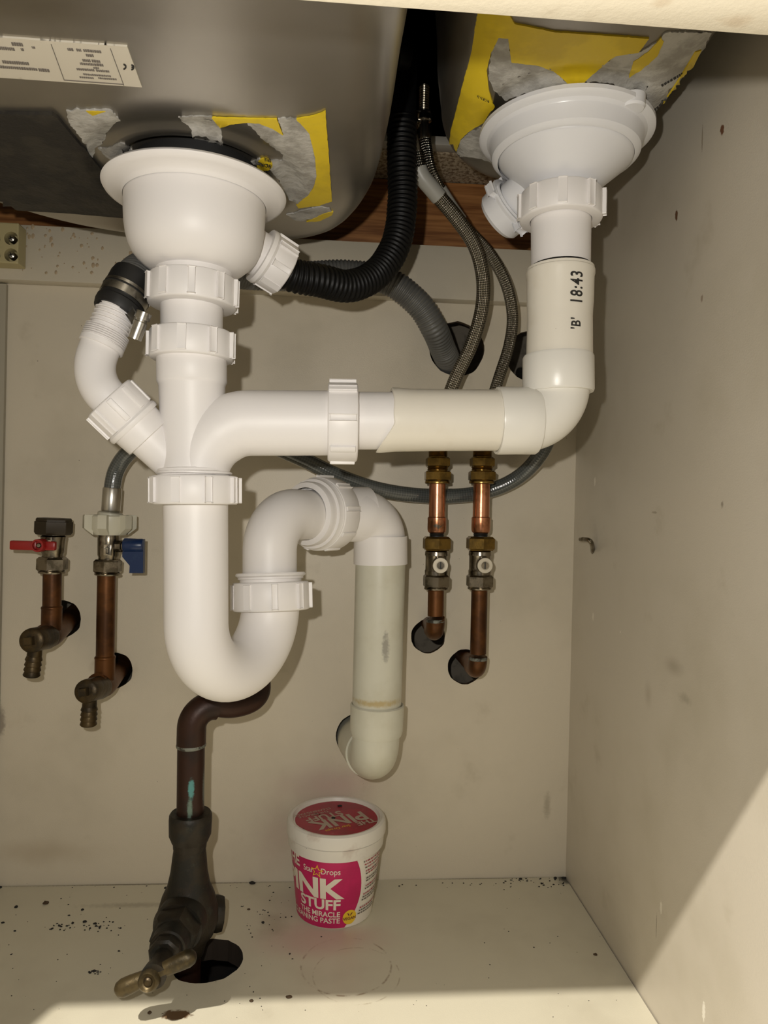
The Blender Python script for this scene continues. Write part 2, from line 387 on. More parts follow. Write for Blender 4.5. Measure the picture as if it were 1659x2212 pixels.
# floor with the drilled hole
b = BM(); box(b, (LX - .02, 0.17, -0.018), (RX - .0011, BY - .0007, 0))
fl = struct('floor', b, floor_m, loc=Vector((0, 0, 0)))
fh = PZ(447, 2074)
cutholes(fl, [cyl_cut(Vector((fh.x, fh.y, -0.05)), Vector((fh.x, fh.y, 0.03)), W(76, fh), 0.06)], mat('dark_cut_board', (0.022, 0.014, 0.008), .9))  # rim of the floor hole gets a near-black board colour
# back panel with its holes
b = BM(); box(b, (LX - .02, BY, -0.02), (RX + .002, BY + .006, 0.60))
bk = struct('wall_back', b, back_m, loc=Vector((0, 0, 0)))
holes = {'red': (133, 1337, 41), 'blue': (247, 1448, 39), 'isoA': (925, 1374, 37), 'isoB': (1005, 1440, 38), 'waste': (776, 1590, 50), 'hoseA': (987, 754, 59), 'hoseB': (1150, 770, 56)}
HC = {}; cut = []
for k, (x, y, r) in holes.items():
    c = P(x, y, BY); HC[k] = c; cut.append(cyl_cut(c + Vector((0, -.03, 0)), c + Vector((0, .05, 0)), W(r, c), 0.05))
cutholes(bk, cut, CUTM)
b = BM(); box(b, (RX, 0.165, -0.03), (RX + .018, BY + .006, TOP)); struct('wall_right', b, right_m, loc=Vector((0, 0, 0)))
b = BM(); box(b, (LX - .018, 0.165, 0.0), (LX, BY + .006, TOP)); struct('wall_left', b, back_m, loc=Vector((0, 0, 0)))
# masonry behind the service gap
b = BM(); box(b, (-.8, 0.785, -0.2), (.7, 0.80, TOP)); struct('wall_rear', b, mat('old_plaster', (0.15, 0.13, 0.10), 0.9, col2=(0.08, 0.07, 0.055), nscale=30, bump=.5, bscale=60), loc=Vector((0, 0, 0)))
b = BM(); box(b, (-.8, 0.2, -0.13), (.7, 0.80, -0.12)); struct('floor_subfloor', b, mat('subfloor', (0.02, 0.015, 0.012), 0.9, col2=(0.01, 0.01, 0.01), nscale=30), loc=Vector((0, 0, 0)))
# rails
rz0 = P(900, 643, .685).z; rz1 = P(900, 528, .685).z
b = BM(); box(b, (LX, .685, rz0), (RX - .0005, .6995, rz1), .0006); struct('trim_1', b, rail_m, loc=Vector((0, 0, 0)))
b = BM(); box(b, (LX, .6955, 0.0), (P(6, 1000, .6955).x, .6998, rz0 - .001)); struct('trim_2', b, mat('panel_edge', (0.36, 0.33, 0.26), 0.6), loc=Vector((0, 0, 0)))
frz = P(1100, 36, .2).z
b = BM(); box(b, (LX, .182, frz), (RX, .2, TOP - .0005), .0005); struct('trim_3', b, frontrail_m, loc=Vector((0, 0, 0)))
# dark grime lines in the joints of the floor
# batten and worktop
b = BM(); box(b, (LX - .1, .752, .606), (RX + .1, .7845, TOP - .0008), .001)
tag(obj('wooden_batten', b, wood_mat()), 'reddish wooden batten fixed to the wall above the cream back rail', 'batten')
chip = mat('chipboard', (0.42, 0.34, 0.23), 0.85, col2=(0.15, 0.10, 0.055), nscale=260, lo=.42, hi=.62, bump=.6, bscale=400)
b = BM(); z0 = TOP; z1 = TOP + .032
for lo, hi in (((-.8, .155, z0), (.7, .215, z1)), ((-.8, .695, z0), (.7, .84, z1)), ((-.8, .2151, z0), (-.352, .6949, z1)), ((.251, .2151, z0), (.7, .6949, z1))): box(b, lo, hi)
tag(obj('worktop', b, chip), 'speckled chipboard underside of the worktop behind the sink bowls', 'worktop')

# ------------------------------------------------------------------ the sink
steel = mat('brushed_steel', (0.46, 0.43, 0.375), 0.34, 0.93, col2=(0.36, 0.335, 0.29), nscale=7, lo=.35, hi=.65, bump=.04, bscale=300)
ZFL = P(402, 322, .467 - .0575).z + .002; ZFR = P(1224, 178, .467 - .0555).z + .001        # undersides of the two waste flanges
ZL = P(390, 288, .467 - .050).z + .001; ZR = ZFR + .0055
DLc = P(424, 400, .467); DRc = P(1221, 292, .467)
sink = thing('kitchen_sink', (-.05, .42, ZL), 'stainless steel one and a half bowl sink seen from below with torn yellow stickers', 'sink')
def bowl(outline, zb, dc, R, fil, name):
    pts = round_outline([Vector((x, y, 0)) for x, y in outline]); n = len(pts)
    area = sum(pts[i].x * pts[(i + 1) % n].y - pts[(i + 1) % n].x * pts[i].y for i in range(n))
    nr = []
    for i in range(n):
        t = (pts[(i + 1) % n] - pts[i - 1]).normalized(); q = Vector((t.y, -t.x, 0)); nr.append(q if area > 0 else -q)
    b = BM(); rings = []
    def ring(off, z): rings.append([b.b.verts.new((p.x + m.x * off, p.y + m.y * off, z)) for p, m in zip(pts, nr)])
    ring(.006, TOP + .0105); ring(.004, TOP - .01); ring(0.003, zb + (TOP - zb) * .6)
    for k in range(9):
        a = PI / 2 * k / 8; ring(-fil * (1 - math.cos(a)), zb + fil * (1 - math.sin(a)) + 0)
    ins = [Vector((p.x - m.x * fil, p.y - m.y * fil, 0)) for p, m in zip(pts, nr)]
    c = Vector((dc.x, dc.y, 0))
    def cring(s, rad, z):
        fit = lambda p: rad * min(1.0, .96 * (p - c).length / R)
        rings.append([b.b.verts.new(((1 - s) * p.x + s * (c.x + (p - c).normalized().x * fit(p)), (1 - s) * p.y + s * (c.y + (p - c).normalized().y * fit(p)), z)) for p in ins])
    for s in (.12, .25, .37, .5, .62, .75, .87): cring(s, R, zb - .0006 * s)
    cring(1, R, zb - .0008); cring(1, R * .95, zb + .0010); cring(1, R * .88, zb + .0022); cring(1, R * .82, zb + .0016); cring(1, R * .775, zb - .0002); cring(1, R * .75, zb - .001); cring(1, R * .69, zb - .001); cring(1, R * .66, zb + .0005)
    cring(1, R * .65, zb + .005); cring(1, R * .4, zb + .006)
    for r0, r1 in zip(rings, rings[1:]):
        for i in range(n): b.b.faces.new([r0[i], r0[(i + 1) % n], r1[(i + 1) % n], r1[i]])
    b.b.faces.new(rings[-1]); bmesh.ops.triangulate(b.b, faces=b.b.faces[:]); bv = BVHTree.FromBMesh(b.b)
    return obj(name, b, steel, sink, sharp=50), bv
LO = [(.029, .30), (.031, .38), (.030, .455), (.0245, .52), (.006, .572), (-.03, .599), (-.075, .609), (-.13, .610), (-.18, .600), (-.22, .582), (-.26, .548), (-.305, .495), (-.33, .42), (-.336, .34), (-.325, .27), (-.29, .232), (-.2, .222), (-.08, .222), (.005, .232)]
RO = [(.057, .32), (.061, .40), (.066, .46), (.078, .53), (.108, .567), (.15, .577), (.19, .565), (.2145, .52), (.2175, .43), (.209, .33), (.195, .255), (.16, .226), (.12, .226), (.075, .25)]
bl, bvL = bowl(LO, ZL, DLc, .0685, .030, 'bowl'); br, bvR = bowl(RO, ZR, DRc, .0655, .030, 'bowl')
b = BM()
def loop2(pts): return [(v.x, v.y) for v in round_outline([Vector((x, y, 0)) for x, y in pts], 4)]
V, Fc = cdt_sheet([(-.345, .218), (.242, .218), (.242, .693), (-.345, .693)], .05, 0, [loop2(LO), loop2(RO)])
vs = [b.b.verts.new((v.x, v.y, TOP + .010)) for v in V]
for f in Fc: b.b.faces.new([vs[i] for i in f])
r = bmesh.ops.solidify(b.b, geom=b.b.faces[:], thickness=-.001)
box(b, (-.345, .6785, TOP + .0005), (.243, .6925, TOP + .009), .001)          # folded back edge of the deck
obj('deck', b, mat('deck_underside', (0.34, 0.32, 0.28), .5, .1), sink)
pad_m = mat('sound_pad', (0.014, 0.012, 0.010), 0.6, col2=(0.028, 0.024, 0.018), nscale=60, bump=1.0, bscale=110)
b = BM(); drape(b, bvL, [(-170, 236), (112, 240), (125, 248), (205, 345), (273, 432), (276, 466), (150, 455), (0, 446), (-60, 400), (-130, 330)], .0003, 9, 0, .0014)
obj('sound_deadening_pad', b, pad_m, sink, 'black bitumen pad')
paper = mat('torn_paper', (0.46, 0.445, 0.41), 0.85, col2=(0.31, 0.295, 0.265), nscale=70, lo=.4, hi=.62, bump=.8, bscale=220)
yellow = mat('yellow_sticker', (0.72, 0.53, 0.02), 0.45, col2=(0.62, 0.45, 0.018), nscale=30, bump=.25, bscale=90)
ink = mat('black_ink', (0.02, 0.018, 0.015), 0.6); greyink = mat('grey_ink', (0.16, 0.14, 0.12), 0.6)
SIT = [
 (bvL, paper, [(143, 237), (170, 234), (240, 236), (258, 256), (242, 270), (230, 285), (222, 308), (205, 318), (198, 345), (193, 330), (185, 310), (165, 285), (148, 262)], .0001, 5),
 (bvL, yellow, [(186, 236), (228, 237), (200, 246)], .0004, 1),
 (bvL, paper, [(212, 318), (232, 318), (262, 305), (286, 322), (262, 331), (240, 345), (225, 330)], .0002, 3),
 (bvL, paper, [(385, 250), (455, 248), (475, 268), (486, 335), (468, 330), (425, 318), (415, 290), (413, 275)], .0001, 3),
 (bvL, yellow, [(457, 251), (535, 253), (598, 254), (612, 289), (588, 274), (560, 263), (535, 261), (500, 265), (475, 273)], .0004, 1),
 (bvL, paper, [(534, 264), (562, 262), (590, 275), (612, 289), (600, 253), (640, 254), (672, 285), (690, 385), (672, 412), (655, 446), (625, 430), (600, 385), (575, 355), (535, 352), (560, 342), (608, 344), (612, 332), (595, 318), (570, 300)], .0001, 4),
 (bvL, yellow, [(640, 254), (680, 247), (703, 237), (710, 330), (717, 432), (690, 441), (645, 447), (640, 440), (665, 420), (678, 400), (684, 375), (680, 335), (668, 285), (655, 270)], .0004, 1.5),
 (bvL, paper, [(618, 461), (690, 445), (712, 448), (718, 458), (690, 470), (640, 475)], .0001, 3),
 (bvL, yellow, [(662, 477), (700, 458), (720, 455), (716, 463), (690, 475)], .0004, 1),
 (bvR, yellow, [(1036, 10), (1095, 20), (1112, 48), (1200, 66), (1290, 72), (1402, 80), (1380, 110), (1330, 118), (1318, 126), (1290, 150), (1262, 176), (1226, 178), (1195, 150), (1160, 138), (1105, 132), (1098, 80), (1078, 78), (1062, 110), (1052, 150), (1056, 190), (1067, 228), (1045, 262), (1012, 283), (996, 300), (985, 334), (970, 327), (976, 280), (1000, 185), (1020, 110)], .0003, 0.8),
 (bvR, paper, [(1062, 112), (1076, 76), (1098, 76), (1106, 130), (1160, 137), (1196, 150), (1227, 180), (1229, 192), (1150, 196), (1092, 215), (1068, 195), (1055, 160)], .0001, 4),
 (bvR, paper, [(1262, 174), (1290, 150), (1318, 126), (1330, 118), (1382, 110), (1425, 84), (1440, 66), (1560, 68), (1530, 110), (1500, 160), (1440, 240), (1412, 262), (1385, 215), (1320, 178)], .0001, 4),
 (bvR, yellow, [(1358, 165), (1368, 130), (1400, 108), (1428, 78), (1434, 86), (1420, 118), (1385, 148)], .0004, 1.5),
 (bvR, yellow, [(1396, 262), (1420, 234), (1462, 172), (1500, 108), (1512, 104), (1476, 178), (1434, 243), (1402, 276)], .0009, 0),
 (bvR, paper, [(985, 334), (996, 300), (1014, 284), (1040, 275), (1062, 350), (1035, 340)], .0001, 3),
]
for bv, m_, poly, off, rg in SIT:
    b = BM(); drape(b, bv, poly, off, 8, rg)
    if len(b.b.verts): obj('sticker_remnant', b, m_, sink, 'torn yellow sticker' if m_ is yellow else 'torn grey paper backing')
def on(bv, off):
    def f(px, py):
        r = ray(px, py).normalized(); h = bv.ray_cast(CAM, r, 3)
        if h[0] is None: return CAM + r * .6
        n = h[1] if h[1].dot(r) < 0 else -h[1]
        return h[0] + n * off
    return f
SL = on(bvL, .0016); SR = on(bvR, .0016)
def ptext(b, s, surf, ox, oy, ux, uy, vx, vy, **k): put_text(b, s, lambda x, y: surf(ox + ux * x + vx * y, oy + uy * x + vy * y), **k)
b = BM(); V, Fc = cdt_sheet([(571 + 16 * math.cos(a / 20 * 2 * PI), 353 + 15 * math.sin(a / 20 * 2 * PI)) for a in range(20)], 6)
drape(b, bvL, [(571 + 16 * math.cos(a / 20 * 2 * PI), 353 + 14 * math.sin(a / 20 * 2 * PI)) for a in range(20)], .0005, 6); o = obj('sticker_remnant', b, yellow, sink, 'round yellow scrap with printed letters')
b = BM(); ptext(b, 'BORL', SL, 585, 352, -11, -3, 1, 10, bold=.02); ptext(b, 'IRE', SL, 583, 340, -11, -3, 1, 10, bold=.02); ptext(b, 'M', SL, 578, 364, -11, -3, 1, 10, bold=.02)
obj('printed_letters', b, ink, o)
b = BM(); ptext(b, 'AZU', SR, 1057, 212, -13, -6, 5, -10 * -1, bold=.01); obj('printed_letters', b, ink, sink)
b = BM()
rngs = random.Random(3)
for (x0, y0, x1, y1) in ((1428, 180, 1500, 138), (1410, 236, 1470, 178), (1416, 244, 1478, 188)):
    t = 0
    while t < 1:
        w = rngs.uniform(.04, .09); pa = (x0 + (x1 - x0) * t, y0 + (y1 - y0) * t); t2 = min(1, t + w); pb = (x0 + (x1 - x0) * t2, y0 + (y1 - y0) * t2)
        try: drape(b, bvR, [pa, pb, (pb[0] + 1, pb[1] + 3.2), (pa[0] + 1, pa[1] + 3.2)], .0006, 20)
        except Exception: pass
        t = t2 + .025
if len(b.b.verts): obj('printed_letters', b, ink, sink)
# rating label
b = BM(); drape(b, bvL, [(-120, 68), (275, 97), (307, 185), (-90, 158)], .0002, 9); lab = obj('rating_label', b, mat('white_label', (0.62, 0.57, 0.47), .4), sink, 'white printed rating label')
def lp(u, v):        # label frame: u along from the right end, v downwards, in photograph pixels
    return (275 - u + v * .364, 97 - u * .0734 + v)
b = BM()
def bar(u0, v0, u1, v1): drape(b, bvL, [lp(u0, v0), lp(u1, v0), lp(u1, v1), lp(u0, v1)], .0005, 40)
for s_ in ((38, 6, 39.4, 86), (166, 6, 167.4, 84), (38, 83, 166, 84.2)): bar(*s_)
obj('label_ruling', b, greyink, lab)
b = BM(); rr = random.Random(5)
rowsL = [(62, 100, 12, 17), (105, 115, 12, 17), (122, 135, 12, 17), (82, 98, 22, 27), (72, 90, 34, 39), (93, 110, 34, 39), (68, 118, 42, 46.5), (60, 88, 55, 59), (92, 130, 55, 59), (80, 92, 50, 53), (60, 120, 66, 69), (50, 90, 72, 75), (100, 130, 73, 76), (205, 212, 14, 18), (230, 254, 8, 15), (232, 238, 20, 25), (252, 290, 20, 26), (232, 290, 50, 56), (192, 215, 62, 68), (218, 300, 62, 67)]
for u0, u1, v0, v1 in rowsL:
    u = u0
    while u < u1:
        w = rr.uniform(2, 5); bar(u, v0 + rr.uniform(-.4, .4), min(u + w, u1), v1); u += w + 1.1
obj('label_small_print', b, greyink, lab)
b = BM()
for k in (0, 1):     # CE mark, upside down
    for kk, (a0, a1) in enumerate([(-75, 75)]):
        cx, cy = lp(6 + k * 17 if True else 0, 44); cx -= 0
        arcp = [(cx - 3 + 8.5 * math.cos(math.radians(a)), cy + 6.5 * math.sin(math.radians(a))) for a in range(a0, a1 + 1, 15)]
        inn = [(cx - 3 + 5.6 * math.cos(math.radians(a)), cy + 4.2 * math.sin(math.radians(a))) for a in range(a1, a0 - 1, -15)]
        drape(b, bvL, arcp + inn, .0006, 40)
    if k == 0: cx, cy = lp(6, 44); drape(b, bvL, [(cx - 1, cy - 1), (cx + 5, cy - 1), (cx + 5, cy + 1), (cx - 1, cy + 1)], .0006, 40)
obj('ce_mark', b, ink, lab)
# ------------------------------------------------------------------ plastics and metals
white = mat('white_plastic', (0.79, 0.765, 0.75), 0.46, bump=.04, bscale=500, layers=[('speck', (0.35, 0.3, 0.22), 45, .10, .35)])
white2 = mat('cool_white_plastic', (0.70, 0.70, 0.715), 0.28, bump=.03, bscale=500)
elb_m = mat('elbow_plastic', (0.75, 0.73, 0.67), 0.32, bump=.05, bscale=300, layers=[('speck', (0.2, 0.16, 0.1), 110, .14, .7)])
creamp = mat('cream_plastic', (0.74, 0.70, 0.61), 0.3, bump=.06, bscale=300, layers=[('noise', (0.62, 0.55, 0.42), 22, .55, .75, .5), ('speck', (0.15, 0.12, 0.08), 120, .16, .8)])
oldp = mat('aged_plastic', (0.58, 0.57, 0.48), 0.35, bump=.08, bscale=200, layers=[('noise', (0.50, 0.48, 0.38), 28, .45, .7, .6), ('spot', (0.20, 0.19, 0.17), P(833, 1400, .6), (.004, 1, .016), .6, .7), ('spot', (0.40, 0.28, 0.08), P(815, 1522, .6), (.03, 1, .004), .8, .7), ('speck', (0.3, 0.22, 0.12), 60, .12, .6)])
def tube2(bm, A, B, r0, r1=None, n=2): lathe(bm, A, B, [(0, r0), ((B - A).length, r1 or r0)], 64)
def straight(A, B, n=6): return [A.lerp(B, i / n) for i in range(n + 1)]
Y0 = .467
# ---- left basket waste
c = DLc; up = Vector((0, 0, 1))
ws = thing('sink_waste', c, 'white plastic basket waste with wide flange under the left bowl', 'sink waste')
zf = ZFL
b = BM(); rF = W(193, c)
lathe(b, Vector((c.x, c.y, zf)), Vector((c.x, c.y, 0)), [(0, 0.03), (0, rF - .003), (.0008, rF - .0008), (.0022, rF), (.0038, rF - .001), (.0052, rF - .004), (.0062, rF - .0105), (.0078, W(150, c) + .0012), (.0092, W(150, c))], 96)
obj('flange', b, white, ws, sharp=50)
b = BM(); lathe(b, Vector((c.x, c.y, zf + .0002)), Vector((c.x, c.y, 1)), [(0, .03), (0, .0390), (ZL - ZFL + .002, .0385), (ZL - ZFL + .002, .03)], 64); lathe(b, Vector((c.x, c.y, zf + .004)), Vector((c.x, c.y, 0)), [(0, .030), (0, .0445), (.0035, .0455), (.0035, .030)], 64); obj('rubber_seal', b, mat('black_rubber', (0.012, 0.012, 0.012), .6), ws, 'black rubber seal')
t1 = P(425, 553, Y0); rc = W(149, c)
b = BM(); zt = zf - .0088; n1 = P(422, 550, Y0); n1.z = Q(424, 565, 160, Y0).z
prof = [(k * (zt - n1.z) / .0385, r_) for k, r_ in [(0, rc), (.008, rc * .995), (.0145, rc * .985), (.0205, rc * .96), (.0250, rc * .925), (.029, rc * .87), (.0322, rc * .80), (.0352, rc * .71), (.0372, rc * .62), (.0378, W(81, n1)), (.0415, W(80, n1)), (.0417, W(83, n1)), (.0437, W(83, n1)), (.0439, W(79, n1)), (.053, W(78, n1))]]
lathe(b, Vector((c.x, c.y, zt)), Vector((n1.x, n1.y, 0)), prof, 80); obj('strainer_body', b, white, ws, sharp=50)
A = Q(418, 570, 186, Y0); B = Q(416, 637, 186, Y0)
b = BM(); nut(b, A, B, W(93, A), 10, .15, r_in=W(64, A)); obj('nut', b, white, ws)
A0 = P(478, 558, .475); A = P(560, 573, .492); B = P(612, 567, .503)
s0 = P(500, 588, .47); s1 = P(570, 568, .49); s2 = P(606, 566, .50)
dirs = (P(624, 562, .505) - P(500, 588, .462)).normalized(); sA = P(490, 562, .465)
dirs = Vector((.86, .42, .26)).normalized()
sB = P(574, 558, .497); dirs = Vector((.80, .42, -.36)).normalized()
b = BM(); st = sB - dirs * .045; lathe(b, st, sB, [(0, W(44, sB)), (.035, W(47, sB)), (.047, W(47, sB))], 56); obj('overflow_spigot', b, white, ws)
b = BM(); lathe(b, sB - dirs * .004, sB, [(0, W(46, sB)), (0, W(60, sB)), (.003, W(61, sB)), (.005, W(57, sB)), (.0052, W(46, sB))], 56); nut(b, sB, sB + dirs * .016, W(57, sB), 8, .4, .004, .0008, r_in=.0135); obj('overflow_nut', b, white, ws)
spig_out = sB + dirs * .013; spig_dir = dirs
# ---- tail piece and tee
tail = thing('tail_pipe', P(416, 700, Y0), 'short white tail pipe between the two nuts under the left waste', 'pipe')
b = BM(); A = P(415, 615, Y0); B = P(414, 735, Y0); lathe(b, A, B, [(0, W(66, A)), ((B - A).length, W(65, A))], 64); obj('pipe', b, white, tail)
tee = thing('drain_tee', P(416, 1020, Y0), 'white plastic branch fitting with a side arm and angled nozzle', 'pipe fitting')
b = BM(); T0 = P(414, 702, Y0); T1 = P(418, 1036, Y0); L = (T1 - T0).length
T0 = Q(414, 702, 148, Y0)
def fr(y): return (Q(415, y, 148, Y0) - T0).length
lathe(b, T0, T1, [(fr(720), .017), (fr(750), W(74, T0)), (fr(813), W(74, T0)), (fr(816), W(72, T0)), (fr(822), W(70, T0)), (fr(900), W(68.5, T0)), (fr(1008), W(68, T0)), (fr(1010), W(76, T0)), (fr(1015), W(77, T0)), (fr(1018), W(72, T0)), (fr(1024), W(72, T0)), (fr(1026), W(78, T0)), (fr(1034), W(77, T0)), (fr(1034), .015)], 72)
obj('body', b, white, tee, sharp=40)
b = BM(); e0 = P(720, 914, Y0); e1 = P(520, 914, Y0 - .001); crn = P(424, 914, Y0 - .001); e2 = P(424, 1010, Y0 - .001)
rarm = W(70.5, e1)
sweep(b, straight(e0, P(540, 914, Y0 - .001), 4) + bend(P(540, 914, Y0 - .001), P(430, 916, Y0 - .001), P(430, 1026, Y0 - .001), 22)[1:], lambda s, t: rarm - .0022 * max(0, (s / t - .72) / .28), 64, cap=False)
obj('side_arm', b, white, tee, sharp=60)
b = BM(); nd0 = P(378, 1000, Y0); nd1 = P(243, 868, Y0 - .012); d = (nd1 - nd0).normalized(); L = (nd1 - nd0).length
lathe(b, nd0, nd1, [(0, W(44, nd0)), (L * .42, W(47, nd0)), (L * .43, W(54, nd0)), (L * .72, W(57, nd0)), (L * .72, W(50, nd0)), (L * .95, W(50, nd0))], 64)
obj('nozzle', b, white, tee)
nA = P(284, 908, Y0 - .008); nB = P(234, 859, Y0 - .013)
b = BM(); dd = (nB - nA).normalized(); lathe(b, nA - dd * .0035, nA, [(0, W(54, nA)), (0, W(62, nA)), (.0012, W(64, nA)), (.003, W(64, nA)), (.0042, W(61, nA)), (.0045, W(55, nA))], 60); nut(b, nA, nB, W(60, nA), 9, .5, .0038, .0009, r_in=W(44, nA)); obj('nozzle_nut', b, white, tee)
b = BM(); A = Q(415, 695, 178, Y0); B = Q(414, 759, 178, Y0); nut(b, A, B, W(88, A), 9, .55, r_in=W(66, A)); obj('inlet_nut', b, white, tee)
b = BM(); A = P(708, 912, Y0); B = P(772, 913, Y0); nut(b, A, B, W(85, A), 8, 0.0, r_in=W(62, A)); obj('outlet_nut', b, white, tee)
# ---- ribbed elbow on the nozzle
el = thing('hose_elbow', P(240, 870, .455), 'white elbow with ribbed hose spigot screwed to the angled nozzle', 'pipe fitting')
b = BM(); q0 = nB - dd * .006; q1 = P(222, 735, .462)
pth = [q0] + bend(nB + dd * .001, P(190, 815, .457), P(216, 752, .462), 14) + [q1]
sweep(b, pth, W(42.5, q0), 48); obj('elbow', b, white, el)
b = BM(); r0 = P(217, 752, .462); r1 = P(256, 662, .466); L = (r1 - r0).length; R_ = W(45, r0)
pr = [(0, R_ * .93), (L * .02, R_ * 1.04), (L * .12, R_ * 1.04)]
for k in range(6): t = .13 + k * .045; pr += [(L * t, R_ * .97), (L * (t + .018), R_ * .93), (L * (t + .022), R_ * 1.04), (L * (t + .040), R_ * 1.04)]
for k in range(5): t = .42 + k * .10; pr += [(L * t, R_ * .84), (L * (t + .062), R_ * .84), (L * (t + .068), R_ * .93), (L * (t + .088), R_ * .95), (L * (t + .095), R_ * .90)]
lathe(b, r0, r1, pr, 56); obj('ribbed_spigot', b, white, el, sharp=30)
# ---- cuff, clamp, grey corrugated hose
grey = mat('grey_corrugated', (0.115, 0.115, 0.108), .42, col2=(0.085, 0.085, 0.08), nscale=20)
blk = mat('black_plastic', (0.004, 0.004, 0.004), .45, spec=.2); blkr = mat('black_cuff_rubber', (0.008, 0.008, 0.008), .5)
def corr(r, pitch, depth): return lambda s, t: r - depth * (0.5 - 0.5 * math.cos(2 * PI * s / pitch)) ** 1.6
gh = thing('corrugated_drain_hose', P(640, 600, .62), 'grey corrugated drain hose arching behind the traps into a hole', 'hose')
pts = [P(283, 612, .470), P(305, 588, .487), P(350, 572, .52), P(420, 572, .57), (P(520, 592, .615)), P(640, 597, .635), P(745, 592, .645), P(835, 606, .645), P(902, 655, .65), P(938, 710, .66), P(956, 752, .683), P(966, 775, .703), P(974, 800, .765)]
cp = resample(catmull(pts, 20), .00055); b = BM(); rg = .0125
sweep(b, cp, lambda s, t: (rg - .0011 * (.5 - .5 * math.cos(2 * PI * s / .0033)) ** 1.5), 28); obj('hose', b, grey, gh, sharp=80)
b = BM(); k0 = P(253, 672, .466); k1 = P(293, 598, .474); L = (k1 - k0).length
lathe(b, k0, k1, [(-.002, R_ * .8), (-.002, W(48, k0)), (L * .05, W(51, k0)), (L * .16, W(51, k0)), (L * .2, W(48, k0)), (L * .42, W(48, k0)), (L * .47, W(52, k0)), (L * .55, W(50, k0)), (L * .85, W(50, k0)), (L * 1.0, W(47, k0)), (L * 1.03, W(36, k0))], 56)
obj('rubber_cuff', b, blkr, gh, 'black rubber cuff')
chrome = mat('zinc_steel', (0.50, 0.48, 0.43), .3, 1.0, col2=(0.3, 0.28, 0.24), nscale=80); 
nick = mat('nickel_plate', (0.30, 0.265, 0.21), .24, 1.0, col2=(0.16, 0.14, 0.105), nscale=90, bump=.1)
cl = thing('hose_clamp', P(258, 660, .466), 'worm-drive steel hose clamp round the black rubber cuff', 'hose clamp')
b = BM(); d = (k1 - k0).normalized(); a0 = k0 + d * L * .27
lathe(b, a0, k1, [(0, W(48.5, k0)), (0, W(51, k0)), (.0085, W(51, k0)), (.0085, W(48.5, k0))], 60); obj('band', b, chrome, cl)
u, v = perp(d); cpos = P(300, 706, .452)
b = BM(); ax = Vector((.35, -.1, .93)).normalized(); lathe(b, cpos - ax * .008, cpos + ax * .008, [(0, 0), (0, .0042), (.011, .0042), (.0115, .0035), (.013, .0035), (.013, .0048), (.0175, .0048), (.0175, 0)], 20)
obox(b, (cpos + a0 + d * .004 ) / 2 * 1 + (cpos - (cpos + a0 + d * .004) / 2) * .35, (cpos - a0).normalized(), d, (cpos - a0).normalized().cross(d).normalized(), .010, .008, .006, .0008); obj('screw_housing', b, chrome, cl)
# ---- trap
tr = thing('drain_trap', P(424, 1500, .48), 'white plastic U-bend trap with swivel outlet elbow', 'drain trap')
Lc = P(424, 1338, Y0); Rr = P(584, 1325, .535); rt = W(68, P(424, 1300, Y0)); rj = W(62, Rr)
zc = min(Lc.z, Rr.z); Lb = Vector((Lc.x, Lc.y, P(424, 1340, Y0).z)); Rb = Vector((Rr.x, Rr.y, Lb.z)); mid = (Lb + Rb) / 2; rad = (Rb - Lb).length / 2; uu = (Lb - Rb).normalized()
ub = [mid + uu * rad * math.cos(a) - up * rad * math.sin(a) for a in [PI * i / 36 for i in range(37)]]
Ltop = P(423, 1050, Y0); Rtop = P(585, 1275, .537)
b = BM(); path = [Ltop, Ltop.lerp(Lb, .5)] + ub + [Rtop]
ztot = sum((q - p).length for p, q in zip(path, path[1:]))
sweep(b, path, lambda s, t: rt + (rj - rt) * min(1, max(0, (s / t - .55) / .3)), 72); obj('u_bend', b, white, tr, sharp=60)
b = BM(); A = Q(421, 1025, 184, Y0); B = Q(421, 1090, 184, Y0); nut(b, A, B, W(92, A), 9, .05, r_in=W(66, A)); lathe(b, P(421, 1018, Y0), A, [(0, W(74, A)), (.0007, W(79, A)), (.0018, W(79, A)), (.0022, W(74, A))], 60); obj('inlet_nut', b, white, tr)
b = BM(); A = P(585, 1257, .537); B = P(586, 1318, .535); nut(b, A, B, W(82, A), 9, .35, r_in=W(60, A)); f0 = A + (A - B).normalized() * .0068; lathe(b, f0, A, [(0, W(62, A)), (0, W(73, A)), (.001, W(75, A)), (.002, W(75, A)), (.0032, W(70, A)), (.0045, W(70, A)), (.0048, W(66, A)), (.008, W(66, A))], 64); obj('swivel_nut', b, white, tr)
b = BM(); re = W(58, P(583, 1180, .54)); g0 = P(583, 1270, .538); gc = P(583, 1103, .545); g1 = P(700, 1110, .592)
n_out = (P(770, 1113, .61) - P(640, 1106, .57)).normalized()
gc = P(583, 1112, .542); g1 = P(690, 1112, .590)
sweep(b, [g0] + bend(P(583, 1190, .54), gc, g1, 22) + [g1 + (g1 - gc).normalized() * .012], re, 64); obj('swivel_elbow', b, white, tr, sharp=60)
ga = (g1 - gc).normalized(); m0 = P(664, 1110, .579); m1 = m0 + ga * .014; 
b = BM(); lathe(b, m0 - ga * .003, m1, [(0, W(57, m0)), (0.001, W(68, m0)), (.003, W(70, m0)), (.008, W(70, m0)), (.0085, W(76, m0)), (.0125, W(77, m0)), (.0135, W(79, m0)), (.0155, W(79, m0)), (.0155, W(50, m0))], 64)
na = m0 + ga * .011; nb = na + ga * .021; nut(b, na, nb, W(80, na), 9, .2, .004, .0011, r_in=W(58, na)); obj('outlet_nut', b, white, tr)
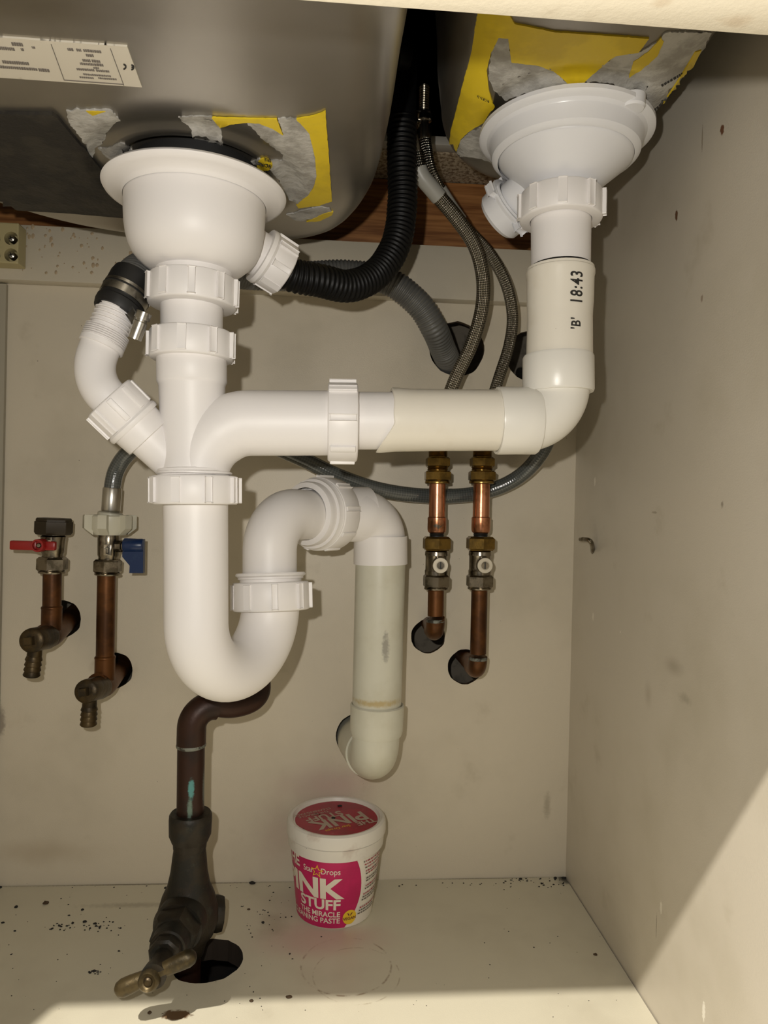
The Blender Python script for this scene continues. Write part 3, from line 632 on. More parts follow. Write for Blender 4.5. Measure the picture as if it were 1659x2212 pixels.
# ---- old waste pipe down to the wall
wp = thing('waste_pipe', P(812, 1600, .625), 'aged off-white waste pipe with elbows running into the back panel', 'pipe')
Yd = .622; e_top = P(822, 1160, Yd); e_in = nb - ga * .006; ctr = P(824, 1102, Yd + .004)
ctr = Vector((e_top.x + .0005, Yd, P(822, 1112, Yd).z))
b = BM(); rp = W(54, e_top); ein = P(768, 1112, .606)
sweep(b, [e_in, e_in.lerp(ctr, .1)] + bend(ctr + (ein - ctr).normalized() * .0235, ctr, ctr - up * .0235, 18) + [P(822, 1200, Yd)], rp * .97, 60)
obj('top_elbow', b, white, wp, 'cleaner white elbow', sharp=60)
b = BM(); ci = (ctr - e_in).normalized(); h0 = ctr - ci * .036; lathe(b, h0, ctr, [(0, rp * .97), (0, rp * 1.07), (.0205, rp * 1.09), (.0212, rp * 1.0)], 60)
h1 = P(822, 1158, Yd); h2 = P(822, 1218, Yd); lathe(b, h1, h2, [(0, rp), (0, rp * 1.07), ((h2 - h1).length, rp * 1.08), ((h2 - h1).length, rp * .98)], 60); obj('elbow_sockets', b, white, wp)
b = BM(); p0 = P(822, 1210, Yd); p1 = P(813, 1560, Yd); tube2(b, p0, p1, W(54, p0), W(53, p0)); obj('pipe', b, oldp, wp, 'yellowed straight pipe')
b = BM(); c0 = P(815, 1522, Yd); c1 = P(813, 1586, Yd); Lk = (c1 - c0).length
lathe(b, c0, c1, [(0.001, W(52, c0)), (-.001, W(55, c0)), (0, W(58, c0)), (.002, W(58, c0)), (Lk * .85, W(57, c0)), (Lk, W(54, c0)), (Lk, W(50, c0))], 60)
lc = P(811, 1632, Yd); hw = HC['waste']; off = Vector((hw.x - .001, .72, hw.z)); dn = (Vector((-.12, .985, -.10))).normalized()
rl_ = W(51, c1); sweep(b, [P(813, 1575, Yd)] + bend(P(812, 1590, Yd), lc - up * .004, lc - up * .004 + dn * .0255, 18) + [lc - up * .004 + dn * .12], rl_, 60)
kk = lc - up * .004 + dn * .028; lathe(b, kk, kk + dn, [(0, rl_), (0, rl_ * 1.08), (.06, rl_ * 1.08)], 60)
obj('bottom_elbow', b, oldp, wp, sharp=50)
# ---- horizontal run with boot and elbow up
hz = thing('cross_pipe', P(1000, 908, Y0), 'cream white horizontal pipe from the tee to the right elbow', 'pipe')
b = BM(); a0 = P(765, 909, Y0); a1 = P(1080, 909, Y0); tube2(b, a0, a1, W(62, a0), W(62, a0)); obj('pipe', b, white, hz)
b = BM(); s0 = P(846, 908, Y0); s1 = P(1090, 908, Y0); Ls = (s1 - s0).length
rings = lathe(b, s0, s1, [(0, W(62, s0)), (0, W(68, s0)), (.0006, W(70, s0)), (.004, W(70, s0)), (.012, W(67.5, s0)), (Ls * .5, W(66.5, s0)), (Ls, W(66.5, s0))], 72)
ax = (s1 - s0).normalized()
for rr_ in rings[:5]:
    for v in rr_: v.co -= ax * max(0, (s0.z - .004 - v.co.z)) * .62 - ax * .0003 * math.sin(v.co.z * 320)
obj('rubber_boot', b, creamp, hz, 'yellowed soft sleeve', sharp=40)
b = BM(); e0_ = P(1073, 909, Y0); e1_ = P(1158, 909, Y0); Le = (e1_ - e0_).length
rgs = lathe(b, e0_, e1_, [(0, W(66, e0_)), (0, W(72, e0_)), (.001, W(73, e0_)), (Le * .5, W(72.5, e0_)), (Le - .001, W(73, e0_)), (Le, W(71, e0_)), (Le, W(64, e0_))], 72)
cx = P(1212, 909, Y0); vtop = P(1212, 832, Y0); rel = W(67, cx)
re_h = W(66, cx)
sweep(b, [P(1100, 909, Y0)] + bend(P(1130, 909, Y0), P(1206, 909, Y0), P(1206, 833, Y0), 26) + [P(1206, 800, Y0)], re_h, 64)
k0_ = Q(1206, 835, 150, Y0); k1_ = Q(1206, 751, 150, Y0); Lk = (k1_ - k0_).length
lathe(b, k0_, k1_, [(0, W(66, k0_)), (0, W(74, k0_)), (.0015, W(76, k0_)), (Lk - .0015, W(75.5, k0_)), (Lk, W(73, k0_)), (Lk, W(64, k0_))], 72)
obj('elbow', b, elb_m, hz, sharp=50)
# ---- sleeve with print
sv = thing('riser_sleeve', P(1208, 760, Y0), 'cream pipe sleeve with a black printed time code on the right riser', 'pipe')
b = BM(); v0 = P(1208, 785, Y0); v1 = Q(1211, 556, 142, Y0); Lv = (v1 - v0).length; R1 = W(70.5, v0)
lathe(b, v0, v1, [(0, R1), (Lv * .3, R1 * .985), (Lv * .48, R1 * .975), (Lv * .56, R1 * .985), (Lv * .62, R1 * 1.0), (Lv * .90, R1 * 1.01), (Lv * .93, R1 * 1.035), (Lv * .965, R1 * 1.035), (Lv * .975, R1 * 1.01), (Lv, R1 * 1.01), (Lv, R1 * .93), (Lv * .9, R1 * .9)], 72)
obj('sleeve', b, creamp, sv, sharp=35)
axv = (v1 - v0).normalized()
def onsl(px0, py0, sx, sy, rot90=True):
    def f(x, y):
        base = P(px0, py0, Y0); h = (base - v0).dot(axv) + x * sx; side = Vector((1, 0, 0)); a = -(y - .35) * sy / R1 + .21 - .02
        a0_ = a - 0.02; q = v0 + axv * h; rr = R1 * 1.022 if h < Lv * .9 else R1 * 1.03
        rr = R1 * (1.013 if h > Lv * .55 else .995)
        return q + Vector((math.sin(a0_), -math.cos(a0_), 0)) * rr
    return f
b = BM(); sz = .0118
put_text(b, '18:43', onsl(1220, 676, sz * .70, sz), bold=.02, sub=.3, spacing=1.18); put_text(b, "'B'", onsl(1214, 728, sz * .62, sz * .8), bold=.02, sub=.3, spacing=1.1)
obj('printed_code', b, ink, sv)
# ---- right waste
rw = thing('sink_waste', DRc, 'white conical sink waste with capped side outlet under the right bowl', 'sink waste')
c = DRc; zf = ZFR; rF = W(184, c)
b = BM(); lathe(b, Vector((c.x, c.y, zf)), Vector((c.x, c.y, 0)), [(0, 0.03), (0, rF - .002), (.001, rF), (.0035, rF), (.0048, rF - .0015), (.0056, rF - .005), (.0072, rF * .885), (.0078, W(162, c)), (.0165, W(156, c)), (.0185, W(150, c)), (.0192, W(143, c))], 96)
obj('flange', b, white2, rw, sharp=30)
b = BM(); cl0 = Vector((c.x + .0275, c.y - .0425, ZFR)); lathe(b, cl0 + up * .001, cl0 - up, [(0, 0), (0, .0078), (.0065, .0078), (.0078, .0068), (.0082, 0)], 28); obj('flange_clip', b, white2, rw)
b = BM(); n0 = Q(1214, 376, 170, Y0); zt = zf - .0185; Lz = zt - n0.z; n0.x = c.x - .0006
lathe(b, Vector((c.x, c.y, zt)), Vector((n0.x, n0.y, n0.z - .0001)), [(-.003, W(143, c)), (.0005, W(142, c)), (.002, W(137, c)), (Lz * .35, W(116, c)), (Lz * .7, W(88, c)), (Lz * .92, W(72, c)), (Lz, W(66, c)), (Lz + .012, W(64, c))], 80)
obj('cone', b, white2, rw, sharp=50)
b = BM(); A = Q(1213, 377, 176, Y0); B = Q(1212, 441, 176, Y0); nut(b, A, B, W(87, A), 9, .1, .0045, .0016, r_in=W(64, A)); obj('nut', b, white, rw)
b = BM(); A = P(1212, 420, Y0); B = P(1211, 575, Y0); tube2(b, A, B, W(64, A), W(63, A)); obj('tail_pipe', b, white, rw)
# capped side outlet
q0 = P(1185, 400, .485); q1 = P(1108, 448, .515); dq = (q1 - q0).normalized(); dq = Vector((-.60, .66, -.45)).normalized(); q1 = P(1108, 442, .500); q0 = q1 - dq * .042
b = BM(); lathe(b, q0, q1, [(0, .0150), (.030, .0150), (.040, .0150)], 48); obj('side_outlet', b, white2, rw)
b = BM(); lathe(b, q1 - dq * .002, q1 + dq, [(.004, .0150), (.001, .0158), (-.0005, .0165), (-.0005, .0178), (.0008, .0185), (.0008, .0205), (.002, .0212), (.004, .0205), (.0045, .0188), (.015, .0182), (.0175, .016), (.0178, 0)], 56)
u, v = perp(dq)
for k in range(4):
    a = .2 + k * PI / 2; n = u * math.cos(a) + v * math.sin(a); obox(b, q1 + dq * .001 + n * .0215, n, dq.cross(n), dq, .007, .0075, .004, .0012)
obj('outlet_cap', b, white2, rw)
# ---- overflow elbow and black corrugated hose
oh = thing('overflow_hose', P(872, 300, .56), 'black corrugated overflow hose with elbow hanging between the bowls', 'hose')
o1 = P(872, 262, .555)
pts = [spig_out - spig_dir * .006, spig_out + spig_dir * .008, P(690, 606, .515), P(755, 618, .53), P(815, 590, .545), P(856, 525, .553), P(869, 440, .557), P(868, 350, .557), P(868, 258, .556)]
cp = resample(catmull(pts, 20), .0006); b = BM(); rb = W(33, P(868, 400, .557)); PIT = .0037
sweep(b, cp, lambda s, t: rb - .0013 * (.5 - .5 * math.cos(2 * PI * s / PIT)) ** .7, 30); obj('hose', b, blk, oh, sharp=80)
b = BM(); A = P(869, 290, .556); top = P(873, 84, .556); wall = P(832, 118, .545)
ra = W(29, A); sweep(b, [A, P(870, 200, .556), P(872, 140, .556)] + bend(P(872, 130, .556), P(873, 92, .556), P(836, 92, .552), 12), ra, 40)
lathe(b, P(870, 270, .556), P(870, 120, .556), [(0, ra), (0, W(31, A)), (.004, W(31, A)), (.005, ra)], 40)
hA = P(880, 112, .545); hB = P(812, 112, .540); lathe(b, hA, hB, [(0, 0), (0, W(34, hA)), (.002, W(37, hA)), (.010, W(37, hA)), (.0105, W(31, hA)), (.016, W(31, hA)), (.0165, W(44, hA)), (.020, W(44, hA)), (.03, W(44, hA)), (.03, 0)], 44)
obj('elbow', b, blk, oh, sharp=40)
# ---- braided tap hoses
braid = weave_mat('steel_braid', (0.42, 0.385, 0.32), (0.03, 0.027, 0.02), .22, 1.0, 12, 260, 1.0)
slv = mat('grey_shrink_sleeve', (0.36, 0.35, 0.31), .4)
fer = mat('chrome_ferrule', (0.5, 0.46, 0.39), .2, 1.0)
HY = .648
brassT = {}
def braided(pts, r, sleeve, label, name, fer_end=None):
    t = thing(name, pts[-1], label, 'hose'); cp = resample(catmull(pts, 16), .004)
    b = BM(); sweep(b, cp, r, 28); obj('braided_tube', b, braid, t, sharp=80)
    i0, i1 = sleeve; b = BM(); n = len(cp); seg_ = cp[int(n * i0):int(n * i1)]; sweep(b, seg_, lambda s, tt: r + .0007, 28); obj('label_sleeve', b, slv, t, 'plain grey sleeve')
    if fer_end:
        b = BM(); A, B = fer_end; L = (B - A).length; lathe(b, A, B, [(0, 0), (0, r * 1.05), (L * .1, r * 1.12), (L * .55, r * 1.12), (L * .6, r * .8), (L * .75, r * .8), (L * .78, r * 1.2), (L, r * 1.1), (L, 0)], 28); obj('ferrule', b, fer, t)
    return t
rA = W(15.5, P(1040, 600, .60))
braided([P(897, 330, .572), P(908, 375, .575), P(935, 410, .58), P(985, 470, .59), P(1025, 530, .60), P(1043, 600, .61), P(1040, 670, .62), P(1018, 745, .63), P(985, 815, .64), P(962, 880, .646), P(949, 950, .648), P(947, 985, .648)], rA, (.045, .155),
        'thick steel braided tap hose crossing in front of the other', 'braided_hose')
braided([P(917, 288, .60), P(920, 320, .60), P(931, 372, .602), P(960, 425, .61), P(1005, 490, .622), P(1055, 545, .63), P(1092, 610, .635), P(1107, 680, .64), P(1100, 745, .643), P(1078, 815, .645), P(1058, 880, .647), P(1045, 950, .648), P(1043, 985, .648)], rA * .86, (.155, .27),
        'slimmer steel braided tap hose with ferrule curving out to the right', 'braided_hose', (P(917, 302, .60), P(916, 250, .60)))
tp = thing('tap_fixing', P(916, 230, .60), 'threaded tap stud and clamp plate above the braided hoses', 'tap fixing')
b = BM(); A = P(915, 262, .603); B = P(915, 120, .603); L = (B - A).length; lathe(b, A, Vector((A.x, A.y, TOP + .033)), [(0, 0), (0, .0045)] + [(.001 * k, .0045 - .0006 * (k % 2)) for k in range(1, int((TOP + .032 - A.z) / .001))], 20); obj('stud', b, nick, tp)
b = BM(); q = P(905, 246, .603); box(b, q - Vector((.011, .006, .0012)), q + Vector((.009, .006, .0012)), .0005); q = P(905, 268, .603); box(b, q - Vector((.011, .006, .0015)), q + Vector((.008, .006, .0015)), .0005); obj('clamp_plate', b, fer, tp)
b = BM(); hexnut(b, P(915, 262, .603), P(915, 246, .603), .0075); obj('nut', b, nick, tp)
# ---- brass, copper
brass = mat('brass', (0.32, 0.205, 0.055), .26, .95, col2=(0.20, 0.13, 0.04), nscale=110, lo=.4, hi=.62, bump=.1)
brassd = mat('dull_brass', (0.075, 0.050, 0.020), .42, .7, col2=(0.03, 0.022, 0.012), nscale=70, lo=.4, hi=.62, bump=.3)
bronze = mat('oxidised_bronze', (0.024, 0.018, 0.011), .5, .4, col2=(0.014, 0.013, 0.010), nscale=60, lo=.45, hi=.6, bump=.5, bscale=150, layers=[('noise', (0.05, 0.052, 0.038), 90, .6, .72, .5)])
coppn = mat('bright_copper', (0.56, 0.25, 0.135), .28, .95, col2=(0.30, 0.13, 0.06), nscale=50, lo=.45, hi=.62, bump=.1, layers=[('noise', (0.10, 0.11, 0.09), 110, .68, .72, .8)])
copp = mat('tarnished_copper', (0.135, 0.052, 0.014), .42, .7, col2=(0.06, 0.024, 0.008), nscale=35, lo=.4, hi=.65, bump=.15)
coppd = mat('dark_copper', (0.034, 0.012, 0.006), .45, .4, col2=(0.018, 0.008, 0.005), nscale=30, lo=.4, hi=.65, bump=.2, layers=[('noise', (0.10, 0.13, 0.11), 120, .70, .76, .5)])
solder = mat('solder', (0.19, 0.20, 0.17), .6, .4, col2=(0.05, 0.045, 0.035), nscale=200, bump=.5)
dark = mat('black_thread', (0.02, 0.02, 0.018), .5, .3)
def iso(cols, hole, side, label, plabel, xt, xb):
    """isolating valve line: y marks given as pixels, xt/xb axis at top and bottom"""
    X = lambda y: xt + (xb - xt) * (y - 980) / (1400 - 980)
    p = lambda y: P(X(y), y, HY)
    w1 = lambda w: W(w / 2, p(1100))
    br = thing('tap_connector', p(1150), label[0], 'pipe fitting')
    b = BM(); A = p(968); B = p(1046); L = (B - A).length; y2 = lambda y: (p(y) - A).length
    pr = [(0, 0), (0, w1(40))]
    for k in range(7): pr += [(y2(970 + k * 2.6), w1(43)), (y2(971.3 + k * 2.6), w1(40))]
    pr += [(y2(1009), w1(42)), (y2(1011), w1(47)), (y2(1013), w1(42)), (y2(1014), w1(47)), (y2(1016), w1(43)), (y2(1018), w1(43)), (y2(1020), 0)]
    lathe(b, A, B, pr, 40); obj('thread', b, brass, br)
    b = BM(); hexnut(b, p(988), p(1010), w1(56), .5); obj('nut', b, brass, br)
    b = BM(); hexnut(b, p(1017), p(1040), w1(62), .54); lathe(b, p(1039), p(1046), [(0, w1(53)), (0.001, w1(55)), (.0025, w1(54)), (.003, w1(40))], 40); obj('compression_nut', b, brass, br)
    b = BM(); tube2(b, p(1042), p(1122), w1(36)); obj('copper_stub', b, coppn, br, 'bright copper tube')
    b = BM(); A = p(1118); B = p(1152); L = (B - A).length; lathe(b, A, B, [(0, w1(35)), (0, w1(40.5)), (L * .75, w1(41)), (L * .92, w1(38)), (L, w1(31)), (L, 0)], 40); lathe(b, p(1116), p(1119), [(0, w1(35)), (.0006, w1(38)), (.0012, w1(35))], 30); obj('socket', b, coppn, br)
    b = BM(); A = p(1150); lathe(b, A, p(1162), [(0, w1(31)), (.001, w1(32)), (.0015, w1(29)), (.0025, w1(32)), (.003, w1(29)), (.006, w1(32))], 30); obj('dark_thread', b, dark, br)
    iv = thing('isolating_valve', p(1275), label[1], 'valve')
    b = BM(); hexnut(b, p(1159), p(1189), w1(64), .5); obj('inlet_nut', b, brass, iv)
    b = BM(); A = p(1186); B = p(1246); L = (B - A).length; lathe(b, A, B, [(0, 0), (0, w1(42)), (L * .05, w1(42)), (L * .09, w1(49)), (L * .22, w1(50)), (L * .26, w1(47)), (L * .74, w1(47)), (L * .78, w1(50)), (L * .92, w1(49)), (L * .95, w1(42)), (L, w1(42)), (L, 0)], 40)
    f0 = P(X(1219) + 4, 1219, HY); lathe(b, f0, f0 - Vector((0, .02, 0)), [(0, w1(34)), (.0128, w1(34)), (.0135, w1(32))], 30); obj('valve_body', b, nick, iv)
    b = BM(); g = f0 - Vector((0, .0133, 0)); lathe(b, g, g - Vector((0, 1, 0)), [(0, 0), (0, w1(33)), (.0007, w1(32)), (.0007, w1(19)), (.0002, w1(18)), (.0002, 0)], 36); obj('valve_face', b, mat('brushed_ring', (.55, .5, .4), .45, .6), iv)
    b = BM(); lathe(b, g, g - Vector((0, 1, 0)), [(0, w1(16)), (.0008, w1(16)), (.0008, 0)], 30); obj('screw', b, nick, iv)
    b = BM(); box(b, g + Vector((-.0005, -.0011, -w1(15))), g + Vector((.0005, -.0004, w1(15)))); obj('screw_slot', b, dark, iv)
    b = BM(); hexnut(b, p(1241), p(1270), w1(60), .5); lathe(b, p(1268), p(1275), [(0, w1(48)), (0.001, w1(52)), (.002, w1(51)), (.003, w1(36))], 40); obj('outlet_nut', b, nick, iv)
    yb = side; cp_ = thing('copper_pipe', p(yb), plabel, 'pipe'); m_ = copp
    b = BM(); tube2(b, p(1268), p(yb - 10), w1(35)); obj('pipe', b, m_, cp_)
    b = BM(); corner = p(yb + 28); hc = HC[hole]; tgt = Vector((hc.x - .002, BY + .05, corner.z + .001)); dirr = (Vector((hc.x + .001, BY + .004, corner.z)) - corner).normalized()
    sweep(b, [p(yb)] + bend(corner + up * .013, corner, corner + dirr * .013, 14) + [corner + dirr * .022], w1(40), 40, cap=True); sweep(b, [corner + dirr * .02, corner + dirr * .08], w1(35), 32); obj('elbow', b, m_, cp_, sharp=60)
    b = BM(); lathe(b, p(yb - 3), p(yb + 4), [(0, w1(36)), (.0008, w1(39.5)), (.002, w1(40.5)), (.003, w1(39))], 36); obj('solder_ring', b, solder, cp_)
iso(None, 'isoA', 1340, ('brass connector and bright copper stub, nearer the white waste pipe', 'screw-slot isolating valve on the shorter right-hand copper pipe'), 'short copper pipe with elbow turning into the upper of two right holes', 946, 940)
iso(None, 'isoB', 1422, ('brass connector and bright copper stub, nearer the right side panel', 'screw-slot isolating valve on the longer right-hand copper pipe'), 'long copper pipe with elbow turning into the lower right hole', 1042, 1033)

# ---- washing machine valves
def hv(p0, p1): return p0, p1
Yv = .652
wl = lambda w: W(w / 2, P(112, 1200, Yv))
rv = thing('appliance_valve', P(115, 1240, Yv), 'nickel washing machine valve with red lever and brown capped outlet', 'valve')
p = lambda y, x=None: P((117 + (112 - 117) * (y - 1120) / 120) if x is None else x, y, Yv)
b = BM(); turned(b, p(1119), p(1155), [(0, wl(60)), (.0, wl(68)), (.08, wl(72)), (.2, wl(72)), (.22, wl(77)), (.85, wl(77)), (1, wl(70))], 6, .56); obj('cap_nut', b, mat('brown_cap', (0.028, 0.019, 0.009), .45, .2), rv, 'dark brown blanking cap')
b = BM(); A = p(1150); B = p(1210); L = (B - A).length; lathe(b, A, B, [(0, 0), (0, wl(44)), (L * .1, wl(44)), (L * .15, wl(52)), (L * .3, wl(49)), (L * .7, wl(47)), (L * .78, wl(43)), (L, wl(43)), (L, 0)], 40)
g = P(88, 1178, Yv); lathe(b, P(108, 1178, Yv), P(90, 1178, Yv - .022), [(0, wl(26)), (.02, wl(26))], 24); obj('valve_body', b, nick, rv)
b = BM(); hexnut(b, p(1203), p(1234), wl(64), .5); lathe(b, p(1233), p(1240), [(0, wl(52)), (.001, wl(56)), (.002, wl(55)), (.0025, wl(40))], 40); obj('nut', b, nick, rv)
red = mat('red_plastic', (0.27, 0.007, 0.006), .35); b = BM(); yl = Yv - .024
q = P(62, 1178, yl); ax_ = Vector((1, 0, 0)); hub = P(86, 1178, yl)
obox(b, P(52, 1178, yl), Vector((1, 0, -.01)).normalized(), Vector((0, 1, 0)), Vector((.01, 0, 1)).normalized(), W(56, q), .006, W(20, q), .0012)
obox(b, P(105, 1179, yl + .003), Vector((1, 0, 0)), Vector((0, 1, 0)), up, W(32, q), .006, W(20, q), .0015)
hb = hub + Vector((0, .006, 0)); lathe(b, hb, hb - Vector((0, 1, 0)), [(0, 0), (0, W(14, q)), (.011, W(14, q)), (.0118, W(13, q)), (.0118, W(10, q)), (.008, W(9.5, q)), (.008, 0)], 36); lv = obj('lever', b, red, rv, 'red plastic lever')
b = BM(); lathe(b, hub - Vector((0, .001, 0)), hub - Vector((0, 1, 0)), [(0, .0022), (.0015, .0022), (.002, .0015), (.002, 0)], 18); obj('lever_screw', b, nick, lv)
bvv = thing('appliance_valve', P(232, 1242, Yv), 'nickel washing machine valve with blue lever below the white plastic nut', 'valve')
p = lambda y: P(237 + (232 - 237) * (y - 1110) / 130, y, Yv)
b = BM(); A = p(1150); B = p(1215); L = (B - A).length; lathe(b, A, B, [(0, 0), (0, wl(48)), (L * .12, wl(44)), (L * .2, wl(46)), (L * .75, wl(44)), (L * .82, wl(40)), (L, wl(40)), (L, 0)], 40)
a_, b_ = P(240, 1180, Yv), P(272, 1180, Yv - .004); turned(b, a_, b_, [(0, wl(24)), (.3, wl(24)), (.35, wl(27)), (.8, wl(27)), (.85, wl(22)), (1, wl(22))], 8, .4)
bd = obj('valve_body', b, nick, bvv)
b = BM(); q = P(232, 1188, Yv - wl(46) * 1.0); box(b, q + Vector((-W(8, q), -.0003, -W(12, q))), q + Vector((W(8, q), .003, W(12, q))), .0003); obj('marking_plate', b, fer, bvv)
b = BM(); qq = q - Vector((0, .0006, 0)); w_ = W(1, q)
for (x0, z0, x1, z1) in ((-3, -8, -1.6, 3), (1.6, -8, 3, 3), (-3, -8, 3, -6.6), (-6, 2, -1.6, 3.4), (1.6, 2, 6, 3.4), (-4, 5, 4, 6.4), (-1.5, 7.5, 1.5, 9)): box(b, qq + Vector((x0 * w_, 0, z0 * w_)), qq + Vector((x1 * w_, .0004, z1 * w_)))
obj('arrow_mark', b, dark, bvv)
b = BM(); hexnut(b, p(1208), p(1238), wl(60), .5); lathe(b, p(1237), p(1243), [(0, wl(50)), (.001, wl(54)), (.002, wl(53)), (.0025, wl(38))], 40); obj('nut', b, nick, bvv)
blue = mat('blue_plastic', (0.005, 0.022, 0.085), .33, layers=[('noise', (0.03, 0.06, 0.13), 130, .62, .72, .4)]); b = BM()
V, Fc = cdt_sheet([(268, 1163), (310, 1165), (309, 1238), (279, 1238), (280, 1222), (264, 1203), (264, 1193), (268, 1190)], 60); yb0 = Yv - .010
fr_ = [b.b.verts.new(P(v.x, v.y, yb0)) for v in V]; bk_ = [b.b.verts.new(P(v.x, v.y, yb0) + Vector((0, .006, 0))) for v in V]
for f in Fc: b.b.faces.new([fr_[i] for i in f]); b.b.faces.new([bk_[i] for i in reversed(f)])
for i in range(8): j = (i + 1) % 8; b.b.faces.new([fr_[i], fr_[j], bk_[j], bk_[i]])
bmesh.ops.remove_doubles(b.b, verts=b.b.verts, dist=1e-6)
a_, b_ = P(267, 1178, yb0 + .002), P(310, 1178, yb0 + .002); lathe(b, a_, b_, [(0, 0), (0, W(13, a_)), (.001, W(14.5, a_)), ((b_ - a_).length - .001, W(14.5, a_)), ((b_ - a_).length, W(13, a_)), ((b_ - a_).length, 0)], 24)
obj('lever', b, blue, bvv, 'blue plastic lever')
# ---- grey PVC hose with white nut
ph = thing('inlet_hose', P(237, 1110, Yv), 'dark grey reinforced inlet hose sagging behind the white pipes', 'hose')
pvc = weave_mat('grey_pvc', (0.10, 0.11, 0.105), (0.055, 0.06, 0.058), .18, 0, 10, 200, .22, coat=.5)
rP = W(17.5, P(240, 1060, Yv))
pts = [P(240, 1095, Yv), P(243, 1050, Yv), P(254, 1010, Yv), P(285, 972, Yv - .005), P(345, 945, .64), P(450, 940, .635), P(560, 955, .645), P(650, 990, .655), P(735, 1030, .66), P(830, 1060, .672), P(940, 1072, .678), P(1040, 1064, .678), P(1115, 1034, .67), P(1168, 980, .655), P(1195, 910, .645), P(1200, 850, .65), P(1185, 812, .67), P(1150, 806, .70), P(1128, 806, .76)]
cp = resample(catmull(pts, 16), .004); b = BM(); sweep(b, cp, rP, 30); obj('hose', b, pvc, ph, sharp=80)
b = BM(); A = P(243, 1054, Yv); B = P(239, 1108, Yv); L = (B - A).length; lathe(b, A, B, [(0, rP), (0, W(19, A)), (.001, W(20, A)), (L * .88, W(20, A)), (L * .93, W(19, A)), (L, W(16, A)), (L, 0)], 40); obj('ferrule', b, mat('crimped_aluminium', (.55, .53, .48), .3, 1.0, bump=.1, bscale=60), ph, 'silver crimped ferrule')
b = BM(); A = P(238, 1113, Yv); B = P(237, 1155, Yv); L = (B - A).length
lathe(b, A, B, [(0, 0.004), (0, W(38, A)), (.001, W(40, A)), (L * .7, W(40, A)), (L, W(33, A)), (L, 0)], 48); lathe(b, P(239, 1106, Yv), A, [(0, 0), (0, W(22, A)), (.001, W(26, A)), (.004, W(26, A))], 36)
for k in range(6):
    a = .52 + k * PI / 3; n = Vector((math.cos(a), math.sin(a), 0)); t = Vector((-n.y, n.x, 0)); base = len(b.b.verts)
    c0 = A + n * W(36, A); cc = []
    for (rr_, zz) in ((0, .0003), (W(17, A), .0003), (W(18, A), -.001), (W(18, A), -L * .66), (0, -L * 1.0)):
        for sg in (-1, 1): cc.append(b.b.verts.new(c0 + n * rr_ + t * sg * W(9, A) + up * zz))
    for i in range(4): b.b.faces.new([cc[i * 2], cc[i * 2 + 1], cc[i * 2 + 3], cc[i * 2 + 2]])
    b.b.faces.new([cc[i] for i in (0, 2, 4, 6, 8)]); b.b.faces.new([cc[i] for i in (9, 7, 5, 3, 1)]); b.b.faces.new([cc[0], cc[8], cc[9], cc[1]])
obj('wing_nut', b, mat('off_white_nylon', (0.55, 0.53, 0.43), .4), ph, 'off-white plastic hand nut')
# ---- drain cocks
def cock(xp, ytop, yel, hole, face, rf, noz, plabel, clabel):
    pp = thing('copper_pipe', P(xp[1], yel, Yv), plabel, 'pipe'); q = P(xp[1], yel, Yv)
    b = BM(); tube2(b, P(xp[0], ytop, Yv), P(xp[1], yel, Yv), W(19, q)); obj('pipe', b, copp, pp)
    b = BM(); hc = HC[hole]; fc = P(face[0], face[1], .612); axis = Vector((0, 1, 0)); cz = fc.z
    tube2(b, P(xp[1], yel, Yv), P(xp[1] - 1, yel + 48, Yv), W(21, q)); lathe(b, P(xp[1], yel - 4, Yv), P(xp[1], yel + 4, Yv), [(0, W(19, q)), (.001, W(21.5, q)), (.002, W(22, q)), (.003, W(21, q))], 36)
    hy = Vector((hc.x - .004, BY + .06, hc.z)); c1 = fc + Vector((0, .026, 0)); j = P(xp[1] - 1, yel + 62, Yv)
    sweep(b, catmull([c1, j, j.lerp(hy, .35), hy], 10), W(23, q), 40); obj('tee', b, copp if hole == 'red' else copp, pp)
    dc = thing('drain_cock', fc, clabel, 'drain valve')
    b = BM(); L = .030; bb = fc + (j - fc).normalized() * .036; lathe(b, fc, bb, [(0, 0), (0, W(rf * .5, fc)), (.0005, W(rf * .86, fc)), (.0015, W(rf * .97, fc)), (.004, W(rf, fc)), (.014, W(rf, fc)), (.020, W(rf * .97, fc)), (.030, W(rf * 1.02, fc)), (.036, W(rf * .9, fc)), (.036, 0)], 44); obj('body', b, brassd, dc)
    b = BM(); hexr = W(rf * .46, fc); dz = (fc - bb).normalized(); turned(b, fc - dz * .001, fc + dz * .006, [(0, hexr), (.9, hexr), (1, hexr * .85)], 4, .9); obj('square_spindle', b, brassd, dc)
    b = BM(); n0 = fc - dz * .010 + Vector((0, 0, -.004)); n1 = P(noz[0], noz[1], n0.y + .002); L = (n1 - n0).length; rn = W(17, n1); pr = [(0, rn * .8), (L * .35, rn * .9)]
    for k in range(4): t = .36 + k * .16; pr += [(L * t, rn * .86), (L * (t + .12), rn * 1.03), (L * (t + .135), rn * 1.03), (L * (t + .14), rn * .88)]
    pr += [(L, rn * .95), (L, rn * .7), (L * .8, rn * .65), (L * .8, 0)]; lathe(b, n0, n1, pr, 36); obj('hose_nozzle', b, brassd, dc, sharp=25)
cock((113, 112), 1236, 1312, 'red', (66, 1384), 27, (68, 1460), 'short tarnished copper pipe below the red lever valve', 'dark brass drain cock on the left below the red lever')
cock((230, 227), 1240, 1420, 'blue', (184, 1494), 26, (191, 1566), 'long tarnished copper pipe below the blue lever valve', 'brass drain cock with greenish nozzle below the blue lever')
